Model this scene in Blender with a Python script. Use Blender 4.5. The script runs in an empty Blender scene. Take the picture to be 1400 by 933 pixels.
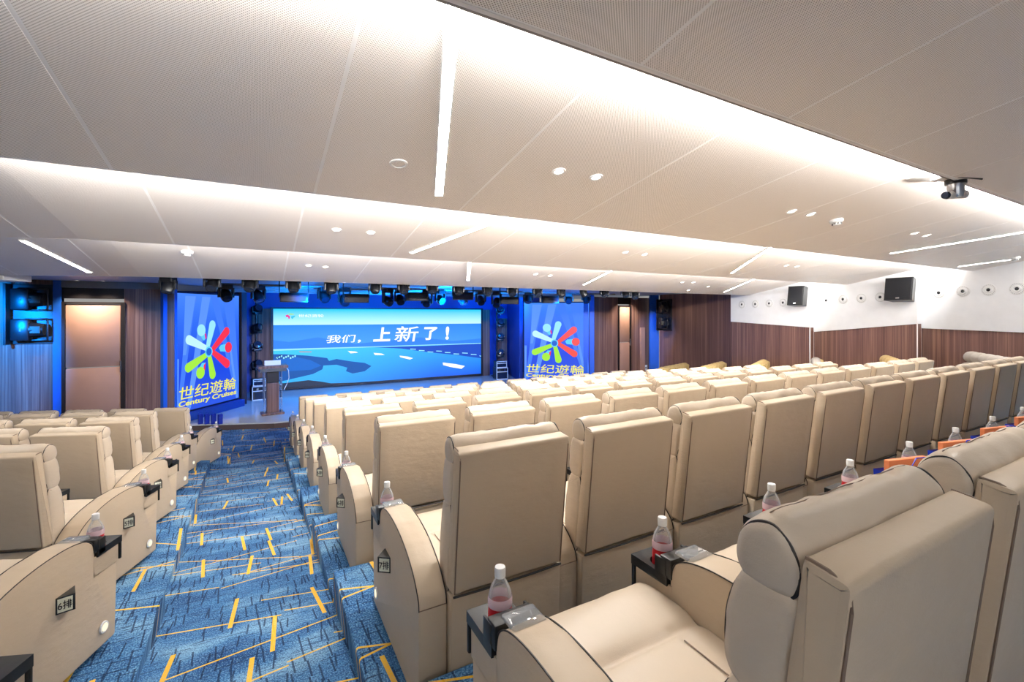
import bpy, bmesh, math, random
from mathutils import Vector, Matrix, noise as mnoise
random.seed(7)
SC = bpy.context.scene
COL = SC.collection

# ------------------------------------------------------------------ camera, world, exposure
F_PX, HZ, YAW, EYE = 622.0, 428.6, math.radians(29.05), 1.476
SN, CS = math.sin(YAW), math.cos(YAW)
cam_d = bpy.data.cameras.new('camera'); cam = bpy.data.objects.new('camera', cam_d); COL.objects.link(cam)
cam.location = (0, 0, EYE); cam.rotation_euler = (math.pi/2, 0, -YAW)
cam_d.sensor_width = 36.0; cam_d.lens = F_PX/1400*36; cam_d.shift_y = -(466.5-HZ)/1400; cam_d.clip_start = .02
SC.camera = cam
W = bpy.data.worlds.new('world'); SC.world = W; W.use_nodes = True
W.node_tree.nodes['Background'].inputs[0].default_value = (1, .97, .94, 1)
W.node_tree.nodes['Background'].inputs[1].default_value = .3
SC.view_settings.view_transform = 'Standard'; SC.view_settings.look = 'None'
SC.view_settings.gamma = 1; SC.view_settings.use_curve_mapping = False
SC.view_settings.exposure = 0.2
STRIP_E, DOWN_W, COVE_W, BLUE_W, FILL_W = 36.0, 70.0, 345.0, 900.0, 230.0    # linear lights, downlights, cove LEDs, blue stage spots, added rear-wall fill spots

def ray(px, py):
    X, U = (px-700)/F_PX, (HZ-py)/F_PX
    return Vector((X*CS+SN, -X*SN+CS, U))
def on_v(px, py, v):                      # pixel seen on the upright plane Y = v
    d = ray(px, py); return Vector((0, 0, EYE)) + d*(v/d.y)
def on_z(px, py, z):                      # pixel seen on the level plane Z = z
    d = ray(px, py); return Vector((0, 0, EYE)) + d*((z-EYE)/d.z)

# ------------------------------------------------------------------ materials
def lin(c):
    c = [x/255 for x in c]
    return tuple(x/12.92 if x <= .04045 else ((x+.055)/1.055)**2.4 for x in c)+(1,)
class NT:
    def __init__(s, name):
        s.m = bpy.data.materials.new(name); s.m.use_nodes = True; s.t = s.m.node_tree
        s.b = s.t.nodes['Principled BSDF']
    def n(s, kind, **kw):
        x = s.t.nodes.new(kind)
        for k, v in kw.items(): setattr(x, k, v)
        return x
    def put(s, sock, v):
        if isinstance(v, bpy.types.NodeSocket): s.t.links.new(v, sock)
        elif v is not None: sock.default_value = v
    def ma(s, op, a, b=None, c=None):
        x = s.n('ShaderNodeMath', operation=op); s.put(x.inputs[0], a); s.put(x.inputs[1], b); s.put(x.inputs[2], c)
        return x.outputs[0]
    def mix(s, f, a, b, mode='MIX'):
        x = s.n('ShaderNodeMix', data_type='RGBA', blend_type=mode); s.put(x.inputs[0], f); s.put(x.inputs[6], a); s.put(x.inputs[7], b)
        return x.outputs[2]
    def coord(s, which='Object', scale=(1, 1, 1), rot=(0, 0, 0)):
        if which == 'Position': o = s.n('ShaderNodeNewGeometry').outputs['Position']
        else: o = s.n('ShaderNodeTexCoord').outputs[which]
        mp = s.n('ShaderNodeMapping'); s.put(mp.inputs[0], o); mp.inputs['Scale'].default_value = scale; mp.inputs['Rotation'].default_value = rot
        return mp.outputs[0]
    def noise(s, co, scale, detail=2.0, rough=.5):
        x = s.n('ShaderNodeTexNoise'); s.put(x.inputs['Vector'], co); x.inputs['Scale'].default_value = scale
        x.inputs['Detail'].default_value = detail; x.inputs['Roughness'].default_value = rough
        return x.outputs[0]
    def ramp(s, f, stops):
        x = s.n('ShaderNodeValToRGB'); s.put(x.inputs[0], f); e = x.color_ramp.elements
        while len(e) < len(stops): e.new(.5)
        for i, (p, c) in enumerate(stops): e[i].position = p; e[i].color = c
        return x.outputs[0]
    def bump(s, h, strength=.2, dist=.005):
        x = s.n('ShaderNodeBump'); x.inputs['Strength'].default_value = strength; x.inputs['Distance'].default_value = dist
        s.put(x.inputs['Height'], h); s.put(s.b.inputs['Normal'], x.outputs[0])
    def set(s, color=None, rough=None, metal=None, **kw):
        if color is not None: s.put(s.b.inputs['Base Color'], color)
        if rough is not None: s.put(s.b.inputs['Roughness'], rough)
        if metal is not None: s.put(s.b.inputs['Metallic'], metal)
        for k, v in kw.items(): s.put(s.b.inputs[k.replace('_', ' ')], v)
        return s.m
M = {}
def plain(key, rgb, rough=.5, metal=0, noise_amt=.06, **kw):
    t = NT(key); n = t.noise(t.coord(), 6, 3)
    c = lin(rgb); d = tuple(x*(1-noise_amt*2) for x in c[:3])+(1,)
    M[key] = t.set(t.mix(n, c, d), rough, metal, **kw)
def emit(key, rgb, strength=1.0):
    t = NT(key); t.set((0, 0, 0, 1), .6); t.b.inputs['Emission Color'].default_value = lin(rgb); t.b.inputs['Emission Strength'].default_value = strength
    M[key] = t.m
def leather(key, rgb, rough=.42):
    t = NT(key); co = t.coord()
    big = t.noise(co, 3.5, 3); c = lin(rgb); d = tuple(x*.86 for x in c[:3])+(1,)
    t.set(t.mix(big, c, d), rough)
    g = t.noise(co, 420, 2); w = t.noise(t.coord(scale=(1, 1, 2.2)), 14, 3)
    t.bump(t.ma('ADD', t.ma('MULTIPLY', g, .12), t.ma('MULTIPLY', w, .9)), .35, .008); M[key] = t.m
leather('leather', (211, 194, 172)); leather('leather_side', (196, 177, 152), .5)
leather('gold_fabric', (205, 178, 122), .7); leather('grey_fabric', (186, 178, 168), .7)
plain('piping', (38, 32, 30), .5); plain('stitch', (120, 100, 84), .6)
plain('black_plastic', (22, 24, 26), .35); plain('black_metal', (26, 28, 33), .32, .2); plain('dark_lens', (30, 40, 60), .12)
plain('white_plastic', (232, 232, 232), .4); plain('white_paint', (242, 243, 245), .55); plain('red_label', (214, 18, 34), .4)
plain('pink_label', (228, 196, 204), .4); plain('chrome', (205, 208, 212), .18, 1); plain('grey_metal', (120, 122, 126), .35, .7)
plain('orange_card', (226, 132, 84), .6); plain('blue_bag', (14, 46, 168), .45); plain('blue_ribbon', (18, 40, 190), .35)
plain('door_bronze', (168, 126, 104), .55, .0); plain('dark_frame', (30, 22, 20), .4); plain('marble', (98, 82, 78), .15); plain('grey_paint', (118, 116, 114), .5)
plain('plate_white', (236, 236, 214), .4); plain('red_glow', (190, 52, 40), .4); plain('ceiling_gap', (252, 250, 248), .5); plain('lip_white', (225, 224, 224), .4)
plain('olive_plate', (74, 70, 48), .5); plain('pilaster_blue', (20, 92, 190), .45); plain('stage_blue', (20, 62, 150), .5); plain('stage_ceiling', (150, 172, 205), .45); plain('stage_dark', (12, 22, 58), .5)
emit('strip', (255, 250, 242), STRIP_E); emit('down_lens', (255, 244, 228), 9); emit('foot_lens', (255, 240, 205), 1.1); emit('cove', (255, 250, 244), 3.0)
t = NT('bottle_plastic'); lw = t.n('ShaderNodeLayerWeight'); lw.inputs[0].default_value = .35; tr = t.n('ShaderNodeBsdfTransparent'); tr.inputs[0].default_value = (.96, .97, .98, 1)
t.set((.9, .92, .94, 1), .05); mx = t.n('ShaderNodeMixShader'); t.put(mx.inputs[0], t.ma('ADD', t.ma('MULTIPLY', lw.outputs['Facing'], .55), .12)); t.put(mx.inputs[1], tr.outputs[0]); t.put(mx.inputs[2], t.b.outputs[0]); t.put(t.t.nodes['Material Output'].inputs[0], mx.outputs[0]); M['bottle_plastic'] = t.m
t = NT('acrylic'); t.set((.9, .95, 1, 1), .05, 0, IOR=1.3); t.b.inputs['Transmission Weight'].default_value = .85; M['acrylic'] = t.m
# wood veneer, vertical grain in wall-local x
t = NT('wood'); co = t.coord()
g1 = t.noise(t.coord(scale=(42, 42, .35)), 1, 4, .65); g2 = t.noise(t.coord(scale=(7, 7, .12)), 1, 2); g3 = t.noise(t.coord(scale=(150, 150, 1.2)), 1, 2)
f = t.ma('ADD', t.ma('MULTIPLY', g1, .55), t.ma('ADD', t.ma('MULTIPLY', g2, .3), t.ma('MULTIPLY', g3, .15)))
t.set(t.ramp(f, [(.3, lin((62, 42, 38))), (.47, lin((104, 74, 66))), (.58, lin((138, 104, 90))), (.72, lin((172, 138, 118)))]), .33)
t.bump(g1, .08, .002); M['wood'] = t.m
# perforated metal ceiling panel
t = NT('perforated'); tc = t.n('ShaderNodeTexCoord').outputs['Object']; sp = t.n('ShaderNodeSeparateXYZ'); t.put(sp.inputs[0], tc)
P_ = .0115
def cell(x): return t.ma('SUBTRACT', t.ma('FRACT', t.ma('MULTIPLY', x, 1/P_)), .5)
a, b = cell(t.ma('ADD', sp.outputs[0], sp.outputs[1])), cell(t.ma('SUBTRACT', sp.outputs[0], sp.outputs[1]))
r2 = t.ma('ADD', t.ma('MULTIPLY', a, a), t.ma('MULTIPLY', b, b)); hole = t.ma('LESS_THAN', r2, .075)
t.set(t.mix(hole, lin((246, 240, 235)), lin((146, 135, 125))), .36); t.b.inputs['Specular IOR Level'].default_value = .55; M['perforated'] = t.m
# carpet
t = NT('carpet'); pos = t.n('ShaderNodeNewGeometry').outputs['Position']; sx = t.n('ShaderNodeSeparateXYZ'); t.put(sx.inputs[0], pos)
X_, Y_ = sx.outputs[0], t.ma('SUBTRACT', sx.outputs[1], sx.outputs[2])
cb = t.n('ShaderNodeCombineXYZ'); t.put(cb.inputs[0], X_); t.put(cb.inputs[1], Y_)
def nz(sc, det=2, rot=0):
    mp = t.n('ShaderNodeMapping'); t.put(mp.inputs[0], cb.outputs[0]); mp.inputs['Scale'].default_value = sc; mp.inputs['Rotation'].default_value = (0, 0, rot); return t.noise(mp.outputs[0], 1, det)
def rnd(a, b, seed):
    c3 = t.n('ShaderNodeCombineXYZ'); t.put(c3.inputs[0], a); t.put(c3.inputs[1], b); c3.inputs[2].default_value = seed
    w = t.n('ShaderNodeTexWhiteNoise', noise_dimensions='3D'); t.put(w.inputs['Vector'], c3.outputs[0]); return w.outputs[0]
base = t.ramp(nz((2.1, 3.2, 1), 3), [(.3, lin((34, 74, 120))), (.5, lin((66, 114, 160))), (.7, lin((132, 174, 204)))])
fine = nz((150, 110, 1), 2); base = t.mix(t.ma('MULTIPLY', t.ma('GREATER_THAN', fine, .54), .55), base, lin((16, 40, 88))); base = t.mix(t.ma('MULTIPLY', t.ma('LESS_THAN', fine, .42), .35), base, lin((150, 196, 224)))
base = t.mix(t.ma('MULTIPLY', t.ma('GREATER_THAN', nz((10, 120, 1), 1, .5), .62), .55), base, lin((10, 28, 66)))
def lines(theta, per, wid, seg, dens, seed):
    c_, s_ = math.cos(theta), math.sin(theta)
    s = t.ma('ADD', t.ma('MULTIPLY', X_, c_), t.ma('MULTIPLY', Y_, s_)); l = t.ma('SUBTRACT', t.ma('MULTIPLY', Y_, c_), t.ma('MULTIPLY', X_, s_))
    q = t.ma('MULTIPLY', s, 1/per); i = t.ma('FLOOR', q); fr = t.ma('FRACT', q)
    k = t.ma('ADD', t.ma('MULTIPLY', l, 1/seg), t.ma('MULTIPLY', rnd(i, 3.0, seed), 17)); j = t.ma('FLOOR', k)
    ctr = t.ma('ADD', t.ma('MULTIPLY', rnd(i, j, seed+3), .7), .15)
    on = t.ma('LESS_THAN', t.ma('ABSOLUTE', t.ma('SUBTRACT', fr, ctr)), wid/per/2)
    return t.ma('MULTIPLY', on, t.ma('LESS_THAN', rnd(i, j, seed+9), dens))
def anyof(*a):
    r = a[0]
    for x in a[1:]: r = t.ma('MAXIMUM', r, x)
    return r
dark = anyof(lines(.05, .055, .008, .15, .5, 21.), lines(-.06, .07, .008, .12, .45, 22.), lines(1.5, .07, .006, .12, .4, 23.))
base = t.mix(t.ma('MULTIPLY', dark, .75), base, lin((12, 26, 58)))
yel = anyof(lines(.07, .33, .021, .44, .28, 1.), lines(-.05, .40, .021, .42, .24, 2.), lines(1.25, .34, .012, 1.3, .55, 3.), lines(1.75, .42, .012, 1.1, .5, 4.), lines(.95, .6, .011, 1.6, .45, 5.))
t.set(t.mix(t.ma('MULTIPLY', yel, t.ma('ADD', t.ma('MULTIPLY', fine, .5), .6)), base, lin((248, 192, 40))), .95)
t.b.inputs['Specular IOR Level'].default_value = .15
t.bump(nz((260, 260, 1), 2), .5, .006); M['carpet'] = t.m
# stage floor: glossy pale boards
t = NT('stage_floor'); n = t.noise(t.coord(), 1.2, 3)
t.set(t.mix(n, lin((206, 208, 206)), lin((178, 184, 188))), .16); M['stage_floor'] = t.m

# ------------------------------------------------------------------ mesh helpers
class MB:
    def __init__(s): s.v = []; s.f = []
    def add(s, vs, fs):
        o = len(s.v); s.v += [tuple(x) for x in vs]; s.f += [tuple(i+o for i in q) for q in fs]; return s
    def box(s, x0, x1, y0, y1, z0, z1, bev=0):
        if bev <= 0:
            v = [(x, y, z) for x in (x0, x1) for y in (y0, y1) for z in (z0, z1)]
            return s.add(v, [(0, 1, 3, 2), (4, 6, 7, 5), (0, 4, 5, 1), (2, 3, 7, 6), (0, 2, 6, 4), (1, 5, 7, 3)])
        bm = bmesh.new(); bmesh.ops.create_cube(bm, size=1)
        for q in bm.verts: q.co = ((x0+x1)/2+q.co.x*(x1-x0), (y0+y1)/2+q.co.y*(y1-y0), (z0+z1)/2+q.co.z*(z1-z0))
        bmesh.ops.bevel(bm, geom=bm.edges[:], offset=bev, segments=2, affect='EDGES', profile=.5)
        bm.verts.index_update(); s.add([q.co[:] for q in bm.verts], [[q.index for q in f.verts] for f in bm.faces]); bm.free(); return s
    def cyl(s, p0, p1, r0, r1=None, n=14, caps=True):
        p0, p1 = Vector(p0), Vector(p1); r1 = r0 if r1 is None else r1
        d = (p1-p0).normalized(); a = d.orthogonal().normalized(); b = d.cross(a)
        vs = [p+(a*math.cos(k*2*math.pi/n)+b*math.sin(k*2*math.pi/n))*r for p, r in ((p0, r0), (p1, r1)) for k in range(n)]
        fs = [(k, (k+1) % n, n+(k+1) % n, n+k) for k in range(n)]
        if caps: fs += [tuple(range(n))[::-1], tuple(range(n, 2*n))]
        return s.add(vs, fs)
    def lathe(s, prof, c=(0, 0, 0), n=18):
        vs = [(c[0]+r*math.cos(k*2*math.pi/n), c[1]+r*math.sin(k*2*math.pi/n), c[2]+z) for r, z in prof for k in range(n)]
        fs = [(i*n+k, i*n+(k+1) % n, (i+1)*n+(k+1) % n, (i+1)*n+k) for i in range(len(prof)-1) for k in range(n)]
        return s.add(vs, fs)
    def tube(s, pts, r, n=6, closed=False):
        pts = [Vector(p) for p in pts]; N = len(pts); vs = []
        for i, p in enumerate(pts):
            a = pts[(i-1) % N] if closed or i > 0 else p; b = pts[(i+1) % N] if closed or i < N-1 else p
            d = (b-a).normalized(); u = d.cross(Vector((.31, .17, .93))).normalized(); w = d.cross(u)
            vs += [p+(u*math.cos(k*2*math.pi/n)+w*math.sin(k*2*math.pi/n))*r for k in range(n)]
        fs = [(i*n+k, i*n+(k+1) % n, ((i+1) % N)*n+(k+1) % n, ((i+1) % N)*n+k) for i in range(N if closed else N-1) for k in range(n)]
        return s.add(vs, fs)
    def prism(s, poly, f0, f1):       # poly of 2-D points; f0, f1 map a point to 3-D for the two faces
        n = len(poly); vs = [f0(p) for p in poly]+[f1(p) for p in poly]
        return s.add(vs, [tuple(range(n)), tuple(range(2*n-1, n-1, -1))]+[(k, n+k, n+(k+1) % n, (k+1) % n) for k in range(n)])
    def loft(s, prof, x0, x1, r=.01, nx=6, amp=0, seed=0, freq=22):
        st = [(x0, r), (x0+.3*r, .3*r), (x0+r, 0)]+[(x0+r+(x1-x0-2*r)*k/nx, 0) for k in range(1, nx)]+[(x1-r, 0), (x1-.3*r, .3*r), (x1, r)]
        n = len(prof); vs = []
        for x, ins in st:
            for (y, z), nrm in zip(prof, normals(prof)):
                e = -ins
                if amp: e += amp*(mnoise.noise(Vector((x*freq+seed, y*freq*.8, z*freq)))+.6*mnoise.noise(Vector((x*freq*2.4+seed+9, y*8, z*8))))*(1 if ins < r*.9 else .4)
                vs.append((x, y+nrm[0]*e, z+nrm[1]*e))
        fs = [(i*n+k, (i+1)*n+k, (i+1)*n+(k+1) % n, i*n+(k+1) % n) for i in range(len(st)-1) for k in range(n)]
        fs += [tuple(range(n)), tuple(range(len(st)*n-1, (len(st)-1)*n-1, -1))]
        return s.add(vs, fs)
    def mesh(s, name, mat, smooth=True, flip=False, sx=1, angle=38):
        me = bpy.data.meshes.new(name); me.from_pydata([(v[0]*sx, v[1], v[2]) for v in s.v], [], s.f); me.materials.append(M[mat])
        bm = bmesh.new(); bm.from_mesh(me); bmesh.ops.recalc_face_normals(bm, faces=bm.faces[:]); bm.to_mesh(me); bm.free()
        if smooth:
            me.polygons.foreach_set('use_smooth', [True]*len(me.polygons)); me.set_sharp_from_angle(angle=math.radians(angle))
        return me
    def build(s, name, mat, parent=None, smooth=True, loc=(0, 0, 0), rot=(0, 0, 0), angle=38):
        return put(name, s.mesh(name, mat, smooth, angle=angle), parent, loc, rot)
def put(name, me, parent=None, loc=(0, 0, 0), rot=(0, 0, 0)):
    o = bpy.data.objects.new(name, me); COL.objects.link(o); o.location = loc; o.rotation_euler = rot
    if parent is not None: o.parent = parent
    return o
def normals(p):
    n = len(p); A = sum(p[i][0]*p[(i+1) % n][1]-p[(i+1) % n][0]*p[i][1] for i in range(n)); sg = 1 if A > 0 else -1; out = []
    for i in range(n):
        dx, dy = p[(i+1) % n][0]-p[i-1][0], p[(i+1) % n][1]-p[i-1][1]; l = math.hypot(dx, dy) or 1
        out.append((sg*dy/l, -sg*dx/l))
    return out
def crom(p, k=4):
    n = len(p); out = []
    for i in range(n):
        a, b, c, d = p[i-1], p[i], p[(i+1) % n], p[(i+2) % n]
        for j in range(k):
            u = j/k
            out.append(tuple(.5*(2*b[q]+(c[q]-a[q])*u+(2*a[q]-5*b[q]+4*c[q]-d[q])*u*u+(3*b[q]-a[q]-3*c[q]+d[q])*u**3) for q in (0, 1)))
    return out
def rounded(p, r, k=3):
    n = len(p); out = []
    for i in range(n):
        b = Vector(p[i]); a = Vector(p[i-1])-b; c = Vector(p[(i+1) % n])-b; ra, rc = min(r, a.length*.45), min(r, c.length*.45)
        s, e = b+a.normalized()*ra, b+c.normalized()*rc
        for j in range(k+1):
            u = j/k; out.append(tuple(s*(1-u)**2+b*2*u*(1-u)+e*u*u))
    return out
def tag(o, label, cat, group=None, kind=None):
    if label: o['label'] = label
    if cat: o['category'] = cat
    if group: o['group'] = group
    if kind: o['kind'] = kind
    return o
def thing(name, label, cat, loc=(0, 0, 0), rotz=0, group=None):
    o = bpy.data.objects.new(name, None); COL.objects.link(o); o.location = loc; o.rotation_euler = (0, 0, rotz); o.empty_display_size = .1
    return tag(o, label, cat, group)
def struct(o): o['kind'] = 'structure'; return o
ORD = 'first second third fourth fifth sixth seventh eighth ninth tenth eleventh twelfth thirteenth fourteenth fifteenth sixteenth seventeenth eighteenth nineteenth twentieth'.split()
def textmesh(body, key, height=None, width=None, bold=0.0, shear=0.0, off=-.01):
    """lettering as a flat mesh in local x (right) / z (up), centred; off = local y of its face"""
    c = bpy.data.curves.new('lettering', 'FONT'); c.body = body; c.offset = bold; c.shear = shear; c.align_x = 'CENTER'; c.align_y = 'CENTER'
    o = bpy.data.objects.new('lettering', c); COL.objects.link(o)
    me = bpy.data.meshes.new_from_object(o.evaluated_get(bpy.context.evaluated_depsgraph_get())); bpy.data.objects.remove(o)
    xs = [v.co.x for v in me.vertices]; ys = [v.co.y for v in me.vertices]
    w, h = max(xs)-min(xs), max(ys)-min(ys); cx, cy = (max(xs)+min(xs))/2, (max(ys)+min(ys))/2
    sx = (width/w) if width else height/h; sy = (height/h) if height else sx
    for v in me.vertices: v.co = ((v.co.x-cx)*sx, off, (v.co.y-cy)*sy)
    me.materials.clear(); me.materials.append(M[key]); return me

# ------------------------------------------------------------------ the floor
PITCH, RISE, CH = 1.215, .17, .6
def vr(r): return 1.49+PITCH*(6-r)         # back of the seats of right-hand row r
def zr(r): return -RISE*(6-r)
SL = RISE/PITCH
mb = MB(); FL = -1.17
mb.add([(-1.5, -4, -SL*(-4-1.57)-.02), (.8, -4, -SL*(-4-1.57)-.02), (.8, 9.86, FL), (-1.5, 9.86, FL), (-9, 9.86, FL), (-9, 12.6, FL), (13.4, 12.6, FL), (13.4, 9.86, FL)],
       [(0, 1, 2, 3), (3, 4, 5), (3, 5, 6, 2), (2, 6, 7)])
floor = struct(mb.build('floor', 'carpet', smooth=False))
mb = MB()
for r in range(10, -1, -1):
    v0 = vr(r)+.075; mb.box(.37, 12.95, v0, v0+PITCH-.001, zr(r)-.4, zr(r), .012)
struct(mb.build('floor_right', 'carpet', smooth=False))
LA = math.radians(22.0); LF = Vector((math.sin(LA), math.cos(LA))); LR = Vector((math.cos(LA), -math.sin(LA)))
def lrow(n):
    if n == -1: return Vector((-.51, 1.575)), .12
    if n == 5: return Vector((-.56, 9.12)), -.98
    return Vector((-.602-.05*n, 2.872+1.3127*n)), -.11-.177*n
mb = MB(); T22 = math.tan(LA)
for n in range(-4, 6):
    Fq, z = lrow(n); a = Fq.x+.13
    def bl(m, u):
        Fm, _ = lrow(m) if m < 5 else (Vector((-.602-.05*m, 2.872+1.3127*m)), 0)
        C = Fm-.80*LF; return C.y-T22*(u-C.x)
    L = -9
    q = [(a, bl(n, a)), (a, bl(n+1, a)), (L, bl(n+1, L)), (L, bl(n, L))]
    mb.prism(q, lambda p: (p[0], p[1], z), lambda p: (p[0], p[1], z-.45))
struct(mb.build('floor_left', 'carpet', smooth=False))
SZ = -1.02                                  # stage
mb = MB(); mb.prism([(-1.2, 12.35), (.3, 11.75), (4, 11.55), (8, 11.75), (10.2, 12.3), (10.2, 17), (-1.9, 17), (-1.9, 12.6)], lambda p: (p[0], p[1], SZ), lambda p: (p[0], p[1], SZ-.03))
stage = struct(mb.build('floor_stage', 'stage_floor', smooth=False))
mb = MB(); mb.prism([(-1.2, 12.38), (.3, 11.78), (4, 11.58), (8, 11.78), (10.2, 12.33), (10.2, 17), (-1.9, 17), (-1.9, 12.63)], lambda p: (p[0], p[1], SZ-.03), lambda p: (p[0], p[1], FL-.05))
struct(mb.build('trim_1', 'marble', smooth=False))

# ------------------------------------------------------------------ walls
def wall(name, p0, p1, z0, z1, mat, th=.12, off=0.0, parent=None):
    """slab whose room face runs p0 -> p1, thickness to the left-hand side of that direction; tops/bottoms may slope"""
    d = Vector(p1)-Vector(p0); L = d.length; z0 = z0 if isinstance(z0, tuple) else (z0, z0); z1 = z1 if isinstance(z1, tuple) else (z1, z1)
    m = MB(); m.add([(0, 0, z0[0]), (L, 0, z0[1]), (L, 0, z1[1]), (0, 0, z1[0]), (0, th, z0[0]), (L, th, z0[1]), (L, th, z1[1]), (0, th, z1[0])],
                    [(0, 1, 2, 3), (5, 4, 7, 6), (4, 0, 3, 7), (1, 5, 6, 2), (3, 2, 6, 7), (4, 5, 1, 0)])
    o = m.build(name, mat, parent, False, (p0[0], p0[1], 0), (0, 0, math.atan2(d.y, d.x)))
    return struct(o) if parent is None else o
CZ = 2.14                                   # ceiling over the stage
wall('wall_back', (13, -4), (-9, -4), -.2, 4.0, 'white_paint')
wall('wall_left', (-9, -4), (-9, 12.5), -1.2, 4.0, 'wood')
WV = 12.5
wall('wall_front', (-9, WV), (-3.5, WV), FL, CZ, 'wood')
wall('wall_front_centre', (-2.52, WV), (-1.66, WV), FL, 2.0, 'wood')
wall('trim_2', (-3.5, WV-.04), (-1.75, WV-.04), 2.0, CZ, 'grey_paint', .16)
wall('trim_3', (-3.62, WV-.05), (-3.5, WV-.05), FL, CZ, 'pilaster_blue', .17)
wall('trim_4', (-1.84, WV-.06), (-1.62, WV+.16), FL, CZ, 'pilaster_blue')
wall('wall_front_header', (-3.5, WV+.02), (-2.5, WV+.02), 1.78, 2.02, 'dark_frame', .1)
# stage shell
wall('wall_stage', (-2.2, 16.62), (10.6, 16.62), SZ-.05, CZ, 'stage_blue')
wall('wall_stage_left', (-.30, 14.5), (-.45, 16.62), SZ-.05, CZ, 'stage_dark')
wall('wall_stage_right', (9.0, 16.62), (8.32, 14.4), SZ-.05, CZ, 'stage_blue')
wall('wall_stage_wood', (8.4, 16.3), (8.82, 16.3), SZ, 1.27, 'wood', .05)
for i, (a, b) in enumerate((((-.2, 16.5), (.36, 16.42)), ((7.74, 16.42), (8.1, 16.42)))):
    wall('wall_screen_surround.%03d' % i if i else 'wall_screen_surround', a, b, SZ, 1.62, 'wood', .06)
# right-hand side: front wall with door, pilaster, zigzag side wall
RV = 12.4
wall('wall_front_right', (10.16, RV), (11.22, RV), FL, 2.05, 'wood')
wall('wall_front_corner', (11.86, RV), (13.1, RV), FL, 2.05, 'wood')
wall('wall_front_right_header', (11.2, RV+.03), (11.9, RV+.03), 1.80, 2.05, 'dark_frame', .1)
wall('trim_5', (9.78, RV+.12), (10.1, RV-.06), FL, CZ, 'pilaster_blue')
wall('trim_6', (12.55, RV-.25), (12.85, RV-.4), FL, CZ, 'pilaster_blue')
wall('trim_7', (12.3, RV-.05), (12.5, RV-.05), FL, .95, 'door_bronze', .1)
p_a, p_b = (12.82, 11.95), (11.62, 7.75)
wall('wall_right', p_a, p_b, FL, 2.2, 'wood')
def gnd(px, u):                              # point at image column px with given u
    d = ray(px, HZ); k = u/d.x; return (u, d.y*k)
q1a, q1b = gnd(1000, 11.62), gnd(1108, 11.25)
q2a, q2b = gnd(1113, 11.62), gnd(1255, 11.25)
q3a, q3b = gnd(1260, 11.62), gnd(1450, 11.2)
def zpx(px, py, p): d = ray(px, py); return EYE+d.z*(p[0]/d.x)
segs = [(q1a, q1b, (zpx(1000, 440, q1a), zpx(1108, 448, q1b))), (q2a, q2b, (zpx(1113, 454, q2a), zpx(1255, 443, q2b))), (q3a, q3b, (zpx(1260, 449, q3a), zpx(1450, 457, q3b)))]
for i, (a, b, zz) in enumerate(segs):
    sfx = ('far', 'middle', 'near')[i]
    wall('wall_right_lower_'+sfx, a, b, -1.3, zz, 'wood', .1)
    wall('wall_right_upper_'+sfx, (a[0]-.03, a[1]), (b[0]-.03, b[1]), zz, 2.75, 'white_paint', .12)
wall('wall_right_return', q1b, (q2a[0], q2a[1]), -1.3, 2.7, 'white_paint', .02)
wall('wall_right_return_near', q2b, (q3a[0], q3a[1]), -1.3, 2.7, 'white_paint', .02)
wall('wall_right_rear', q3b, (11.2, -4), -1.3, 3.6, 'white_paint')
# doors (two padded leaves in a dark frame)
def door(name, x0, x1, v, zb, zt, zm, handle_side):
    e = thing(name, None, None, ((x0+x1)/2, v, zb)); e['kind'] = 'structure'; w = (x1-x0)/2; h = zt-zb
    m = MB(); m.box(-w-.03, -w+.02, -.03, .08, 0, h+.04).box(w-.02, w+.05, -.03, .08, 0, h+.04).box(-w+.02, w-.02, -.03, .08, h, h+.04); m.build('door_frame', 'dark_frame', e, False)
    m = MB(); m.box(-w+.025, w-.025, -.012, .05, 0, zm-zb-.008, .012); m.build('door_panel', 'door_bronze', e)
    m = MB(); m.box(-w+.025, w-.025, -.012, .05, zm-zb+.008, h-.005, .012); m.build('door_panel', 'door_bronze', e)
    m = MB(); m.cyl((handle_side*(w-.02), -.05, zm-zb-.12), (handle_side*(w-.02), -.05, zm-zb+.12), .012).cyl((handle_side*(w-.02), -.05, zm-zb+.1), (handle_side*(w-.02), 0, zm-zb+.1), .009).cyl((handle_side*(w-.02), -.05, zm-zb-.1), (handle_side*(w-.02), 0, zm-zb-.1), .009); m.build('door_handle', 'chrome', e)
door('door_1', -3.47, -2.55, WV, FL, 1.67, .35, 1)
door('door_2', 11.26, 11.8, RV, FL, 1.72, .43, 1)

# ------------------------------------------------------------------ the ceiling: four tilted strips of perforated panels, stepped in between
FOLD = [(-2.6, None), (1.32, .974), (3.17, .77), (5.23, .639), (7.6, .485)]       # (v of the fold, height above the eye of the strip that ends there)
SLOPE, UB = .175, -1.35
START = [.974+SLOPE*(1.32+2.6), .77+SLOPE*(3.17-1.32), .639+SLOPE*(5.23-3.17), .485+SLOPE*(7.6-5.23)]
def shear(u): return math.tan(LA)*(UB-u) if u < UB else 0.0
def cz(k, ve): return EYE+START[k]-SLOPE*(ve-FOLD[k][0])
def on_ceiling(px, py, dz=0.0):
    d = ray(px, py); t_ = .3
    prev = None
    while t_ < 40:
        p = Vector((0, 0, EYE))+d*t_; ve = p.y-shear(p.x)
        for k in range(4):
            if FOLD[k][0] <= ve <= FOLD[k+1][0] and p.z >= cz(k, ve)+dz: return p, k
        t_ += .004
    return p, 3
ceiling = struct(bpy.data.objects.new('ceiling', None)); COL.objects.link(ceiling)
NRM = Vector((0, SLOPE, 1)).normalized()
US = [.31+k for k in range(-9, 13)]
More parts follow.
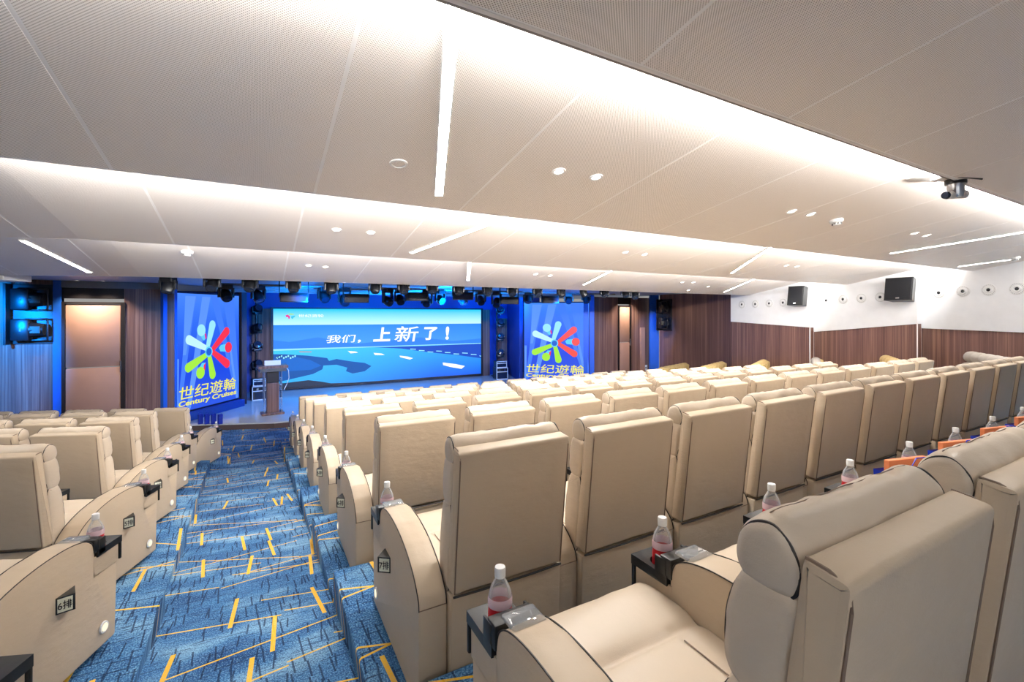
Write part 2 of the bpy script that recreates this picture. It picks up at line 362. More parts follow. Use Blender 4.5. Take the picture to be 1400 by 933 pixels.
for k in range(4):
    va, vb = FOLD[k][0], FOLD[k+1][0]; shared = {}
    for u0 in US:
        u1 = u0+1
        if u1 <= UB+.7 and u1 > UB: pass
        key = 'flat' if u0 >= UB else round(u0, 3)
        cx = (u0+u1)/2; g = .009
        def pt(u, v, off): return (u-cx, v+shear(u)-va, cz(k, v)-EYE-START[k]+off)
        if key not in shared:
            m = MB(); us = [u0+g, u1-g]
            if u0 < UB < u1: us = [u0+g, UB, u1-g]
            top, bot = [], []
            for i in range(len(us)-1):
                a, b = us[i], us[i+1]
                m.add([pt(a, va+g, 0), pt(b, va+g, 0), pt(b, vb-g, 0), pt(a, vb-g, 0), pt(a, va+g, .03), pt(b, va+g, .03), pt(b, vb-g, .03), pt(a, vb-g, .03)],
                      [(3, 2, 1, 0), (4, 5, 6, 7), (0, 1, 5, 4), (2, 3, 7, 6), (1, 2, 6, 5), (3, 0, 4, 7)])
            shared[key] = m.mesh('ceiling_panel', 'perforated', False)
        put('ceiling_panel', shared[key], ceiling, (cx, va, EYE+START[k]))
    # slab above the panels and the stepped fascia at its far end
    m = MB()
    for a, b in ((-9, UB), (UB, 12.95)):
        q = [(a, va), (b, va), (b, vb), (a, vb)]
        m.add([(u, v+shear(u), cz(k, v)+.0012) for u, v in q]+[(u, v+shear(u), cz(k, v)+.2) for u, v in q], [(3, 2, 1, 0), (4, 5, 6, 7), (0, 1, 5, 4), (2, 3, 7, 6), (1, 2, 6, 5), (3, 0, 4, 7)])
    m.build('ceiling_slab', 'ceiling_gap', ceiling, False)
    zt = (cz(k+1, FOLD[k+1][0]) if k < 3 else CZ)+.03; m = MB()
    for a, b in ((-9, UB), (UB, 12.95)):
        m.add([(a, vb+shear(a), cz(k, vb)), (b, vb+shear(b), cz(k, vb)), (b, vb+shear(b), zt), (a, vb+shear(a), zt), (a, vb+.02+shear(a), cz(k, vb)), (b, vb+.02+shear(b), cz(k, vb)), (b, vb+.02+shear(b), zt), (a, vb+.02+shear(a), zt)],
              [(3, 2, 1, 0), (4, 5, 6, 7), (0, 1, 5, 4), (2, 3, 7, 6), (1, 2, 6, 5), (3, 0, 4, 7)])
    m.build('ceiling_fascia', 'lip_white', ceiling, False)
m = MB(); m.box(-9, 13.2, -4, -2.55, EYE+START[0], EYE+START[0]+.1); m.build('ceiling_rear', 'lip_white', ceiling, False)
m = MB(); m.prism([(-9, 7.62+shear(-9)), (UB, 7.62), (13.2, 7.62), (13.2, 17), (-9, 17)], lambda p: (p[0], p[1], CZ), lambda p: (p[0], p[1], CZ+.1)); m.build('ceiling_stage', 'stage_ceiling', ceiling, False)

m = MB(); m.box(-3.2, 0, -.1, .3, -.085, .0, .01); struct(m.build('trim_8', 'lip_white', None, False, (-2.82, 8.32, 1.985), (0, 0, -LA)))
# ------------------------------------------------------------------ lamps of the room
def light(name, kind, loc, energy, color=(1, .95, .88), parent=None, rot=(0, 0, 0), **kw):
    d = bpy.data.lights.new(name, kind); d.energy = energy; d.color = color
    for k, v in kw.items(): setattr(d, k, v)
    o = bpy.data.objects.new(name, d); COL.objects.link(o); o.location = loc; o.rotation_euler = rot
    if parent: o.parent = parent
    return o
def aim(o, target):
    o.rotation_euler = (Vector(target)-o.location).to_track_quat('-Z', 'Y').to_euler()
# cove LEDs behind three of the folds, washing the next strip
for k in (0, 1, 2):
    v = FOLD[k+1][0]; z = cz(k, v)
    e = thing('cove_light', 'white LED cove line behind the %s ceiling fold from the stage' % ORD[2-k], 'light', (0, v+.03, z), 0, 'cove LED lines at the ceiling folds')
    m = MB(); m.box(UB, 11.2, .0, .025, .015, .03); m.build('led_channel', 'grey_metal', e, False)
    m = MB(); m.box(UB, 11.2, .003, .022, .03, .034); m.build('diffuser', 'cove', e, False)
    light('cove_lamp', 'AREA', ((UB+11.2)/2, .045, .05), COVE_W*(.44, .95, 1.0)[k], (1, .97, .93), e, (math.radians((101, 106, 110)[k]), 0, 0), shape='RECTANGLE', size=11.2-UB, size_y=.03)
STRIPS = [((620, 0), (600, 266), 'the long one over the aisle', .05), ((562, 345), (695, 296), 'above the right end of the big screen', .045), ((648, 357), (640, 383), 'the short one nearest the big screen', .045),
          ((31, 328), (123, 372), 'at the far left above the left block', .045), ((798, 389), (880, 371), 'above the right poster screen', .045),
          ((1000, 373), (1092, 341), 'above the far right wall speaker', .045), ((1217, 346), (1399, 317), 'at the right edge above the white wall', .045), ((1310, 364), (1385, 354), 'the thin one along the near white wall', .04),
          ((990, 399), (1080, 381), 'the thin one along the far white wall', .04)]
STRIPX = [((-2.4, -1.4), (-1.9, .2)), ((.2, -2.3), (.9, -.9)), ((6.6, -1.6), (9.2, -.6)), ((-4.6, 1.8), (-3.0, 2.9)), ((-6.5, 4.0), (-5.0, 5.8))]
def strip(pa, ka, pb, label, w):
    d = pb-pa; L = d.length; e = thing('linear_light', label, 'light', pa, 0, 'linear ceiling lights')
    x = d.normalized(); zn = NRM if abs(d.z) > 0 else Vector((0, 0, 1)); y = zn.cross(x).normalized(); zz = x.cross(y)
    e.rotation_euler = Matrix((x, y, zz)).transposed().to_euler()
    m = MB(); m.box(-.01, L+.01, -w/2-.006, -w/2, -.012, .02).box(-.01, L+.01, w/2, w/2+.006, -.012, .02).box(-.01, 0, -w/2, w/2, -.012, .02).box(L, L+.01, -w/2, w/2, -.012, .02); m.build('trim', 'white_plastic', e, False)
    m = MB(); m.box(0, L, -w/2, w/2, -.008, .01); m.build('diffuser', 'strip', e, False)
for a, b, lab, w in STRIPS:
    pa, ka = on_ceiling(*a, 0); pb, kb = on_ceiling(*b, 0)
    if ka != kb:                                            # keep both ends on the strip of ceiling of the far end
        k = max(ka, kb); q = pa if ka != k else pb; o = pb if ka != k else pa
        ve = max(q.y-shear(q.x), FOLD[k][0]+.03); q = Vector((q.x, ve+shear(q.x), cz(k, ve)))
        pa, pb = (q, o) if ka != k else (o, q)
    strip(pa, ka, pb, 'white linear ceiling light, '+lab, w)
def cpt(u, v):
    ve = v-shear(u)
    k = max(i for i in range(4) if FOLD[i][0] <= ve); return Vector((u, v, cz(k, ve)))
for i, (a, b) in enumerate(STRIPX):
    strip(cpt(*a), 0, cpt(*b), 'white linear ceiling light, %s of those behind or beside the view' % ORD[i], .05)
DOWN = [(764, 234), (815, 242), (460, 314), (507, 318), (1082, 289), (1108, 293), (1250, 319), (1266, 322), (855, 345), (881, 348), (1075, 363), (1089, 364.5), (422, 363), (445, 365), (933, 386), (948, 386), (968, 392), (732, 375), (752, 377), (941, 397)]
DOWNX = [(-2.5, 3.9), (-4.5, 5.2), (-2.6, 5.9), (2.5, .4), (8.6, .8), (-.9, -.6), (1, -1.6), (4, -2), (-3.4, .2), (-5.6, 2.2), (10, 2.2)]
mr = MB(); mr.lathe([(.030, .004), (.030, -.004), (.044, -.006), (.046, .004)], n=20); me_ring = mr.mesh('downlight_ring', 'white_plastic')
mr = MB(); mr.lathe([(.0305, -.001), (.0001, -.001)], n=20); me_lens = mr.mesh('downlight_lens', 'down_lens')
DLAB = ['left of the largest pair nearest the camera', 'right of the largest pair nearest the camera', 'left of the pair above the big screen centre', 'right of the pair above the big screen centre', 'left of the pair beside the smoke detector', 'right of the pair beside the smoke detector',
        'left of the pair below the ceiling camera', 'right of the pair below the ceiling camera', 'left of the pair above the right door', 'right of the pair above the right door', 'left of the pair above the far wall speaker', 'right of the pair above the far wall speaker',
        'left of the pair above the left half of the screen', 'right of the pair above the left half of the screen', 'left of the pair at the right lip', 'right of the pair at the right lip', 'single one left of the white wall', 'left of the pair above the right poster', 'right of the pair above the right poster', 'single bright one above the corner wall lights']
for i, q in enumerate([on_ceiling(*p)[0] for p in DOWN]+[cpt(*p) for p in DOWNX]):
    lab = ('small round recessed downlight, '+DLAB[i]) if i < len(DOWN) else 'small round recessed downlight, %s beyond the view' % ORD[i-len(DOWN)]
    e = thing('downlight', lab, 'downlight', q, 0, 'recessed downlights'); e.rotation_euler = (-math.atan(SLOPE), 0, 0)
    put('ring', me_ring, e, (0, 0, -.002)); put('lens', me_lens, e, (0, 0, -.002))
    light('downlight_lamp', 'SPOT', (0, 0, -.03), DOWN_W, (1, .97, .935), e, spot_size=math.radians(125), spot_blend=.8, shadow_soft_size=.05)

for i, u in enumerate((-5.5, -2.5, .5)):  # unseen spots added so the rear wall bounces light onto ceiling and chair backs
    e = thing('added_fill_spot', 'added unseen spotlight bouncing light off the rear wall, %s from the left' % ORD[i], 'spotlight', (u, -2.7, EYE+START[0]-.001), 0, 'added fill spots at the rear wall')
    m = MB(); m.cyl((0, 0, 0), (0, 0, -.1), .05, .05, 16); m.build('body', 'white_plastic', e); m = MB(); m.cyl((0, 0, -.1), (0, 0, -.104), .042, .042, 16); m.build('lens', 'down_lens', e)
    l = light('added_fill_lamp', 'SPOT', (0, -.02, -.12), FILL_W, (1, .95, .89), e, spot_size=math.radians(130), spot_blend=.7, shadow_soft_size=.05); l.rotation_euler = (math.radians(-62), 0, 0)

for i, (u, v, nm) in enumerate(((-3.2, WV-.3, 'left one above the left padded door'), (-2.8, WV-.3, 'right one above the left padded door'), (11.4, RV-.35, 'left one above the right padded door'), (11.7, RV-.35, 'right one above the right padded door'))):
    e = thing('downlight', 'small round recessed downlight, '+nm, 'downlight', (u, v, CZ-.004), 0, 'recessed downlights'); put('ring', me_ring, e); put('lens', me_lens, e)
    l = light('door_lamp', 'SPOT', (0, 0, -.03), DOWN_W*1.6, (1, .9, .78), e, spot_size=math.radians(110), spot_blend=.8, shadow_soft_size=.04)
# ------------------------------------------------------------------ recliner chair
A_ = .113                                   # arm width
ARM = [(.105, .035), (.105, .40), (.12, .445), (.19, .51), (.30, .558), (.43, .584), (.56, .588), (.65, .572), (.695, .542), (.71, .50), (.712, .395), (.85, .39), (.835, .035)]
def chair_meshes(sx):
    D = {}
    def reg(name, mb, mat, smooth=True, sub=None, angle=38): D[name] = (mb.mesh(name, mat, smooth, sx=sx, angle=angle), sub)
    SIDES = ('near', 'far')
    W0, W1 = .002, .485
    # shell of the backrest, slightly reclined
    sh = rounded([(.062, .445), (.000, .980), (.060, .990), (.130, .445)], .012, 3)
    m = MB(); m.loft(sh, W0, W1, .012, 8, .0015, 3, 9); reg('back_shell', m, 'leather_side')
    for x, sd_ in zip((W0+.008, W1-.008), SIDES):
        m = MB(); m.tube([(x, .0605, .45), (x, .0325, .70), (x, .0050, .945), (x, .006, .973), (x, .03, .984), (x, .057, .988)], .0028, 5)
        reg('shell_piping_'+sd_, m, 'stitch', sub='back_shell')
    # base with the dark seam on top
    bs = rounded([(.082, .03), (.070, .432), (.13, .432), (.16, .315), (.79, .315), (.77, .03)], .012, 2)
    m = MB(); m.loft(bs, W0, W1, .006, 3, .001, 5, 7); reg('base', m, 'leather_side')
    m = MB(); m.tube([(W0+.004, .062, .4385), (.12, .058, .4375), (.24, .057, .4378), (.36, .058, .4375), (W1-.004, .062, .4385)], .0042, 6); reg('seam_piping', m, 'piping', sub='back_shell')
    # seat
    st = crom([(.16, .31), (.15, .40), (.20, .438), (.38, .430), (.56, .433), (.60, .424), (.64, .440), (.76, .445), (.825, .425), (.845, .37), (.82, .318), (.5, .308)], 4)
    m = MB(); m.loft(st, W0+.002, W1-.002, .018, 8, .003, 11, 12); reg('seat', m, 'leather', angle=50)
    for x, sd_ in zip((.11, .376), SIDES):
        m = MB(); m.tube([(x, y, z) for y, z in ((.26, .440), (.4, .433), (.56, .436))], .0018, 4); reg('seat_seam_'+sd_, m, 'stitch', sub='seat')
    # three cushions of the backrest
    c1 = crom([(.118, .43), (.102, .55), (.088, .745), (.125, .772), (.172, .755), (.196, .68), (.212, .56), (.205, .45), (.16, .42)], 4)
    c2 = crom([(.088, .77), (.078, .85), (.064, .915), (.105, .938), (.150, .925), (.174, .87), (.178, .81), (.163, .765), (.125, .752)], 4)
    hr = crom([(.062, .935), (.060, .965), (.070, .995), (.098, 1.018), (.130, 1.012), (.152, .985), (.156, .952), (.142, .922), (.105, .912), (.075, .918)], 5)
    for nm, pf, sd, am in (('lower_cushion', c1, 1, .006), ('middle_cushion', c2, 4, .006), ('head_roll', hr, 8, .0060)):
        m = MB(); m.loft(pf, W0, W1, .018, 18, am, sd, 21); reg(nm, m, 'leather', angle=60)
        for x, sd_ in zip((W0+.008, W1-.008), SIDES):
            ring = [(x, y-n_[0]*.006, z-n_[1]*.006) for (y, z), n_ in zip(pf, normals(pf))]
            m = MB(); m.tube(ring, .0028, 5, True); reg(nm+'_piping_'+sd_, m, 'piping', sub=nm)
    m = MB(); m.tube([(x, .1, .9) for x in ()] or [(W0+.03+(W1-W0-.06)*k/14, .118+.0015*math.sin(k*2.1), 1.0185+.0008*math.sin(k*1.3)) for k in range(15)], .0012, 4); reg('roll_seam', m, 'stitch', sub='head_roll')
    # arm with piping along its top edges
    ar = rounded(ARM, .012, 2)
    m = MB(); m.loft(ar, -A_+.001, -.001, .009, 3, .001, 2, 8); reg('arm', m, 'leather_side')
    top = [p for p in ARM[1:10]]
    for x, sd_ in zip((-A_+.004, -.004), SIDES):
        m = MB(); m.tube([(x, y, z-.003) for y, z in crom_open(top, 4)], .0022, 5); reg('arm_piping_'+sd_, m, 'piping', sub='arm')
    m = MB(); m.tube([(x, .1035, .40) for x in (-A_+.006, -.006)], .002, 4); reg('arm_seam', m, 'stitch', sub='arm')
    # cup holder: square block with a round well, front tab and rear tray
    m = MB(); cx, cy, rr, n = -A_/2, .79, .039, 20
    x0, x1, y0, y1, zt, zb = -A_-.006, .006, .716, .868, .497, .387
    sq, ci = [], []
    for k in range(n):
        a = 2*math.pi*k/n+math.pi/n; c_, s_ = math.cos(a), math.sin(a); q = 1/max(abs(c_), abs(s_))
        sq.append((cx+c_*q*(x1-x0)/2, (y0+y1)/2+s_*q*(y1-y0)/2)); ci.append((cx+rr*c_, cy+rr*s_))
    zin = .436
    vs = [(x, y, .466) for x, y in sq]+[(x, y, zt) for x, y in sq]+[(x, y, zt-.004) for x, y in ci]+[(x, y, zin) for x, y in ci]
    fs = [(i*n+k, i*n+(k+1) % n, (i+1)*n+(k+1) % n, (i+1)*n+k) for i in range(3) for k in range(n)]+[tuple(range(3*n, 4*n))]
    m.add(vs, fs); m.box(x0, x1, .8545, .868, .385, .47, .004).box(x0, x0+.008, .72, .765, .47, .545, .003).box(x1-.008, x1, .72, .765, .47, .545, .003)
    m.box(x0+.002, x1-.002, .70, .745, .49, .552, .004)
    reg('cup_holder', m, 'black_plastic', angle=30)
    m = MB(); w_ = .006; U_ = [(-A_+.001, .70), (-A_+.001, .852), (-.001, .852), (-.001, .70), (-.001-w_, .70), (-.001-w_, .852-w_), (-A_+.001+w_, .852-w_), (-A_+.001+w_, .70)]
    m.prism(U_, lambda p: (p[0], p[1], .38), lambda p: (p[0], p[1], .470)); reg('arm_front', m, 'leather_side', False)
    m = MB(); m.box(-A_+.012, -.012, .632, .70, .566, .579, .004); reg('tray_lid', m, 'acrylic', sub='cup_holder')
    return D
def crom_open(p, k):
    q = [p[0]]+list(p)+[p[-1]]; out = []
    for i in range(1, len(q)-2):
        a, b, c, d = q[i-1], q[i], q[i+1], q[i+2]
        for j in range(k):
            u = j/k; out.append(tuple(.5*(2*b[w]+(c[w]-a[w])*u+(2*a[w]-5*b[w]+4*c[w]-d[w])*u*u+(3*b[w]-a[w]-3*c[w]+d[w])*u**3) for w in (0, 1)))
    return out+[tuple(p[-1])]
CM = {1: chair_meshes(1), -1: chair_meshes(-1)}
# bits on aisle-end panels
def end_bits(sx):
    m = MB(); xo = -A_-.001
    y0, y1, zc, hh = .50, .60, .375, .034
    tri = [(xo+.004, y0), (xo-.045, (y0+y1)/2-.012), (xo+.004, y1)]
    m.prism(tri, lambda p: (p[0], p[1], zc-hh), lambda p: (p[0], p[1], zc+hh)); wedge = m.mesh('row_sign', 'black_plastic', False, sx=sx)
    a, b = Vector(tri[0]), Vector(tri[1]); d = (b-a).normalized(); nn = Vector((d.y, -d.x)); nn = nn if nn.y < 0 else -nn
    m = MB(); q = [a+d*.008, b-d*.008]; o1, o2 = nn*.0015, nn*.0
    vs = [(*(w+o1), z) for w in q for z in (zc-hh+.006, zc+hh-.006)]+[(*(w+o2), z) for w in q for z in (zc-hh+.006, zc+hh-.006)]
    m.add(vs, [(0, 1, 3, 2), (4, 5, 7, 6), (0, 4, 5, 1), (2, 6, 7, 3), (0, 2, 6, 4), (1, 3, 7, 5)]); plate = m.mesh('sign_plate', 'plate_white', False, sx=sx)
    m = MB(); m.cyl((xo, .755, .12), (xo-.006, .755, .12), .027, .025, 18); ring = m.mesh('foot_light_ring', 'white_plastic', sx=sx)
    m = MB(); m.cyl((xo-.006, .755, .12), (xo-.0085, .755, .12), .018, .017, 16); lens = m.mesh('foot_light_lens', 'foot_lens', sx=sx)
    ctr = (a+b)/2+nn*.003
    return wedge, plate, ring, lens, (ctr.x*sx, ctr.y, zc), (d.x*sx, d.y)
EB = {1: end_bits(1), -1: end_bits(-1)}
SIGN = {}
emit_dummy = None
plain('sign_ink', (20, 18, 18), .6)
def make_chair(loc, rotz, sx, label, group, aisle_no=None, far_arm=False, skip=()):
    e = thing('recliner_chair', label, 'chair', loc, rotz, group); D = CM[sx]; parts = {}
    for nm, (me, sub) in D.items():
        if nm in skip or sub in skip: continue
        disp = 'piping' if '_piping_' in nm else 'seam' if nm.split('_')[1:2] == ['seam'] else nm
        parts[nm] = put(disp, me, parts[sub] if sub else e)
    if far_arm:
        for nm in ('arm', 'arm_front', 'cup_holder'):
            put(nm, D[nm][0], e, (sx*(.487+A_), 0, 0))
    if aisle_no is not None:
        wedge, plate, ring, lens, c, d = EB[sx]
        s = put('row_sign', wedge, e); put('sign_plate', plate, s)
        key = (sx, aisle_no)
        if key not in SIGN: SIGN[key] = textmesh('%d排' % aisle_no, 'sign_ink', height=.036, width=.044, bold=.012, off=0)
        tx = put('lettering', SIGN[key], s, c)
        # lettering faces backwards and outwards along the plate
        tx.rotation_euler = (0, 0, math.atan2(d[1], d[0]) if d[0] > 0 else math.atan2(-d[1], -d[0]))
        r = put('foot_light', ring, e); put('lens', lens, r)
    return e
# ------------------------------------------------------------------ water bottle
mb = MB(); mb.lathe([(.0005, .002), (.024, .0), (.0305, .006), (.0315, .02), (.0315, .088), (.0295, .094), (.0315, .102), (.0318, .118), (.0295, .134), (.024, .150), (.0165, .164), (.0125, .172), (.0125, .18), (.0005, .18)], n=20); ME_BODY = mb.mesh('bottle_body', 'bottle_plastic', angle=60)
mb = MB(); mb.lathe([(.0145, .174), (.0148, .196), (.0135, .2), (.0002, .2)], n=18); ME_CAP = mb.mesh('cap', 'white_plastic')
mb = MB(); mb.lathe([(.0319, .018), (.0319, .088), (.0302, .094), (.0322, .102)], n=20); ME_LAB = mb.mesh('label', 'red_label')
mb = MB(); mb.lathe([(.0322, .102), (.0324, .119), (.0314, .126)], n=20); ME_BAND = mb.mesh('label_band', 'pink_label')
def bottle(loc, label, group):
    e = thing('water_bottle', label, 'bottle', loc, random.uniform(0, 6), group)
    b = put('body', ME_BODY, e); put('cap', ME_CAP, e); put('label', ME_LAB, e); put('label_band', ME_BAND, e)
# ------------------------------------------------------------------ seating: right-hand block
NR = {7: 9, 6: 11}
for r in range(8):
    for k in range(NR.get(r, 13)):
        u = .612+CH*k; far = k == NR.get(r, 13)-1
        lab = 'beige leather recliner %s from the aisle, %s row from the stage, right block' % (ORD[k], ORD[r])
        make_chair((u, vr(r), zr(r)), 0, 1, lab, 'recliners of the right block', r+1 if k == 0 else None, far and r < 6)
        if k == 0 or r == 7:
            bl_ = 'water bottle with red label in the holder of %s seat, %s row, right block' % (ORD[k], ORD[r])
            bottle((u-A_/2, vr(r)+.79, zr(r)+.4375), bl_, 'water bottles in the cup holders')
# left-hand block, turned towards the stage
for n in range(-1, 6):
    Fq, z = lrow(n); o0 = Fq-.85*LF-A_*LR
    for k in range(9):
        o = o0-LR*(CH*k)
        d = Vector((o.x, o.y)); Zc = d.x*SN+d.y*CS; Xc = d.x*CS-d.y*SN
        arm = o+LF*.8+LR*A_; Za = arm.x*SN+arm.y*CS; Xa = arm.x*CS-arm.y*SN
        if k > 0 and (700+F_PX*Xa/Za < -25) and (700+F_PX*Xc/Zc < -25): break
        lab = 'beige leather recliner %s from the aisle, %s row from the stage, left block' % (ORD[k], ORD[5-n])
        make_chair((o.x, o.y, z), -LA, -1, lab, 'recliners of the left block', 6-n if k == 0 else None)
        if k == 0 or (n <= 1 and k == 1):
            q = o+LF*.79+LR*(A_/2)
            bottle((q.x, q.y, z+.4375), 'water bottle with red label in the holder of %s seat, %s row, left block' % (ORD[k], ORD[5-n]), 'water bottles in the cup holders')
# ------------------------------------------------------------------ gift bags
def gift_bag(loc, rotz, label, group, w=.24, d=.09, h=.30, card=True, tilt=0, card_up=.035):
    e = thing('gift_bag', label, 'bag', loc, rotz, group); e.rotation_euler = (tilt, 0, rotz); t_ = .004
    m = MB(); m.add([(-w/2, -d/2, 0), (w/2, -d/2, 0), (w/2, d/2, 0), (-w/2, d/2, 0), (-w/2, -d/2-.006, h), (w/2, -d/2-.006, h), (w/2, d/2+.006, h), (-w/2, d/2+.006, h)],
                     [(3, 2, 1, 0), (0, 1, 5, 4), (1, 2, 6, 5), (2, 3, 7, 6), (3, 0, 4, 7)]); m.build('bag_body', 'blue_bag', e, False)
    for s in (-1, 1) if not card else (-1,):
        m = MB(); m.tube([(-w*.25, s*(d/2+.008), h-.03), (-w*.22, s*(d/2+.014), h+.03), (-w*.1, s*(d/2+.016), h+.075), (w*.1, s*(d/2+.016), h+.075), (w*.22, s*(d/2+.014), h+.03), (w*.25, s*(d/2+.008), h-.03)], .003, 5)
        m.build('handle', 'blue_ribbon', e)
    if card:
        m = MB(); m.box(-w/2+.012, w/2-.012, -.012, .012, .02, h+card_up, .003); m.build('card', 'orange_card', e, False)
    return e
for i, k in enumerate((3, 4, 5, 6, 7)):
    u = .612+CH*k
    gift_bag((u+.26, vr(7)+.70, zr(7)+.452), -.25, 'blue paper gift bag with orange card on %s seat of the eighth row' % ORD[k], 'gift bags on the back row seats', h=.115, w=.27, card_up=.055)
for i, px in enumerate((274, 283, 292, 301)):
    p = on_z(px, 580, SZ); gift_bag((p.x, p.y, SZ), .5, 'blue paper gift bag standing on the stage, %s from the left' % ORD[i], 'gift bags on the stage edge', w=.085, card=False, d=.05, h=.22)
# ------------------------------------------------------------------ screens on the stage
def grad(key, lo, hi, z0, z1, strength=1.0, beams=False, side=None):
    t = NT(key); tc = t.n('ShaderNodeTexCoord').outputs['Object']; sp = t.n('ShaderNodeSeparateXYZ'); t.put(sp.inputs[0], tc)
    f = t.ma('DIVIDE', t.ma('SUBTRACT', sp.outputs[2], z0), z1-z0)
    c = t.ramp(f, [(0, lin(lo)), (1, lin(hi))])
    if side: c = t.mix(t.ma('MULTIPLY', t.ma('SUBTRACT', 1.0, t.ma('DIVIDE', sp.outputs[0], side[1])), side[2]), c, lin(side[0]))
    t.set((0, 0, 0, 1), .5); t.put(t.b.inputs['Emission Color'], c); t.b.inputs['Emission Strength'].default_value = strength; M[key] = t.m
def flat(name, pts, key, parent, off):          # a shape of the shown picture, local x / z
    m = MB(); m.prism(pts, lambda p: (p[0], off-.002, p[1]), lambda p: (p[0], off, p[1])); return m.build(name, key, parent, False)
SV, SX0, SX1, SB, ST = 16.4, .39, 7.70, -.92, 1.62
scr = tag(thing('stage_screen', 'wide LED screen at the back of the stage showing a blue river view', 'screen', (SX0, SV, SB)), None, None)
def sp_(px, py): p = on_v(px, py, SV); return (min(max(p.x-SX0, 0), SX1-SX0), min(max(p.z-SB, 0), ST-SB))
def z1(x, y): return sp_(370+x/7.773, 410+y/7.773)
def z2(x, y): return sp_(510+x/7.777, 410+y/7.777)
W_, H_ = SX1-SX0, ST-SB
m = MB(); m.box(-.07, 0, -.02, .12, -.08, H_+.05).box(W_, W_+.07, -.02, .12, -.08, H_+.05).box(0, W_, -.02, .12, -.08, 0).box(0, W_, -.02, .12, H_, H_+.05); m.build('frame', 'dark_frame', scr, False)
grad('scr_water', (24, 96, 232), (44, 176, 248), 0, H_*.5, 1.0, side=((60, 214, 255), W_*.75, .55)); grad('scr_sky', (190, 242, 255), (10, 190, 250), H_*.80, H_, 1.05); grad('scr_hill', (66, 152, 248), (36, 128, 240), H_*.5, H_*.8, 1.0)
emit('scr_island', (14, 84, 170), .9); emit('scr_island2', (20, 100, 196), 1); emit('scr_dark', (46, 52, 66), .8); emit('scr_white', (252, 252, 255), 1.05); emit('scr_shore', (150, 226, 250), 1); emit('scr_town', (20, 70, 190), 1); emit('scr_pink', (232, 60, 140), 1); emit('scr_lime', (170, 214, 90), 1); emit('scr_aqua', (60, 190, 220), 1); emit('scr_hill2', (48, 128, 238), 1); emit('scr_boat', (150, 160, 170), 1)
m = MB(); m.box(0, W_, 0, .1, 0, H_); m.build('display', 'scr_water', scr, False)
flat('sky', [z1(0, 270), z2(1200, 255), z2(1200, 60), z1(0, 60)], 'scr_sky', scr, -.002)
flat('far_hills', [z1(0, 527), z1(600, 512), z2(0, 497), z2(1200, 458), z2(1200, 252), z1(0, 272)], 'scr_hill', scr, -.003)
flat('near_hills', [z1(0, 527), z1(600, 512), z2(0, 497), z2(1200, 458), z2(1200, 410), z2(850, 440), z2(500, 400), z1(900, 470), z1(500, 400), z1(200, 450), z1(0, 430)], 'scr_hill2', scr, -.004)
flat('shore', [z1(0, 527), z2(0, 497), z2(1200, 458), z2(1200, 466), z2(0, 505), z1(0, 545)], 'scr_shore', scr, -.006)
flat('town', [z2(0, 505), z2(560, 492), z2(1200, 464), z2(1200, 620), z2(900, 590), z2(600, 560), z2(300, 520)], 'scr_town', scr, -.006)
flat('island', [z1(0, 580), z1(150, 580), z1(400, 595), z1(600, 620), z1(620, 650), z1(700, 630), z1(850, 655), z1(1000, 672), z1(1070, 705), z1(1000, 760), z1(870, 785), z1(800, 760), z1(815, 722), z1(700, 692), z1(560, 700), z1(550, 740), z1(450, 790), z1(150, 860), z1(0, 885)], 'scr_island', scr, -.008)
flat('island_ridge', [z1(60, 640), z1(270, 610), z1(420, 640), z1(540, 700), z1(430, 745), z1(200, 760), z1(40, 720)], 'scr_island2', scr, -.010)
flat('dark_shore', [z1(0, 900), z1(200, 880), z1(400, 855), z1(520, 868), z1(640, 888), z1(900, 905), z1(900, 960), z1(0, 960)], 'scr_dark', scr, -.010)
for a in ([z1(300, 545), z1(440, 548), z1(430, 562), z1(310, 562)], [z1(820, 545), z1(900, 550), z1(930, 562), z1(850, 570)], [z2(5, 565), z2(90, 572), z2(125, 588), z2(20, 588)], [z2(280, 595), z2(370, 605), z2(425, 622), z2(390, 636), z2(290, 612)], [z2(740, 668), z2(880, 685), z2(975, 705), z2(940, 735), z2(820, 715), z2(745, 695)]):
    flat('ship', a, 'scr_white' if a[0] != z1(300, 545) else 'scr_boat', scr, -.010)
for i in range(9):
    x, y = 395+i*92, 520+i*7+(i % 3)*8; flat('house_row', [z2(x, y), z2(x+60, y+3), z2(x+60, y+11), z2(x, y+9)], 'scr_shore', scr, -.009)
for i in range(9):
    x, y = 60+i*24, 610-(i % 3)*10; flat('house_row', [z1(x, y), z1(x+16, y-2), z1(x+16, y+18), z1(x, y+20)], 'scr_shore', scr, -.012)
def lettering(body, key, c, h, w, parent, bold=.02, sh=0, off=-.014):
    o = put('lettering', textmesh(body, key, h, w, bold, sh, off), parent, (c[0], 0, c[1])); return o
def span(zf, x0, x1, y0, y1):
    a, b = zf(x0, y1), zf(x1, y0); return ((a[0]+b[0])/2, (a[1]+b[1])/2), abs(b[1]-a[1]), abs(b[0]-a[0])
for body, zf, bx, sh, bo in (('我们', z1, (592, 905, 370, 462), .12, .010), (',', z1, (925, 958, 425, 458), .1, .03), ('上', z2, (0, 182, 292, 446), .12, .035), ('新', z2, (225, 486, 280, 450), .12, .008), ('了', z2, (543, 686, 288, 430), .12, .035), ('!', z2, (768, 808, 285, 425), .05, .035)):
    c, h, w = span(zf, *bx); lettering(body, 'scr_white', c, h, w, scr, bo, sh)
c, h, w = span(z1, 295, 565, 155, 188); lettering('世纪游轮', 'scr_white', c, h, w, scr, .004)
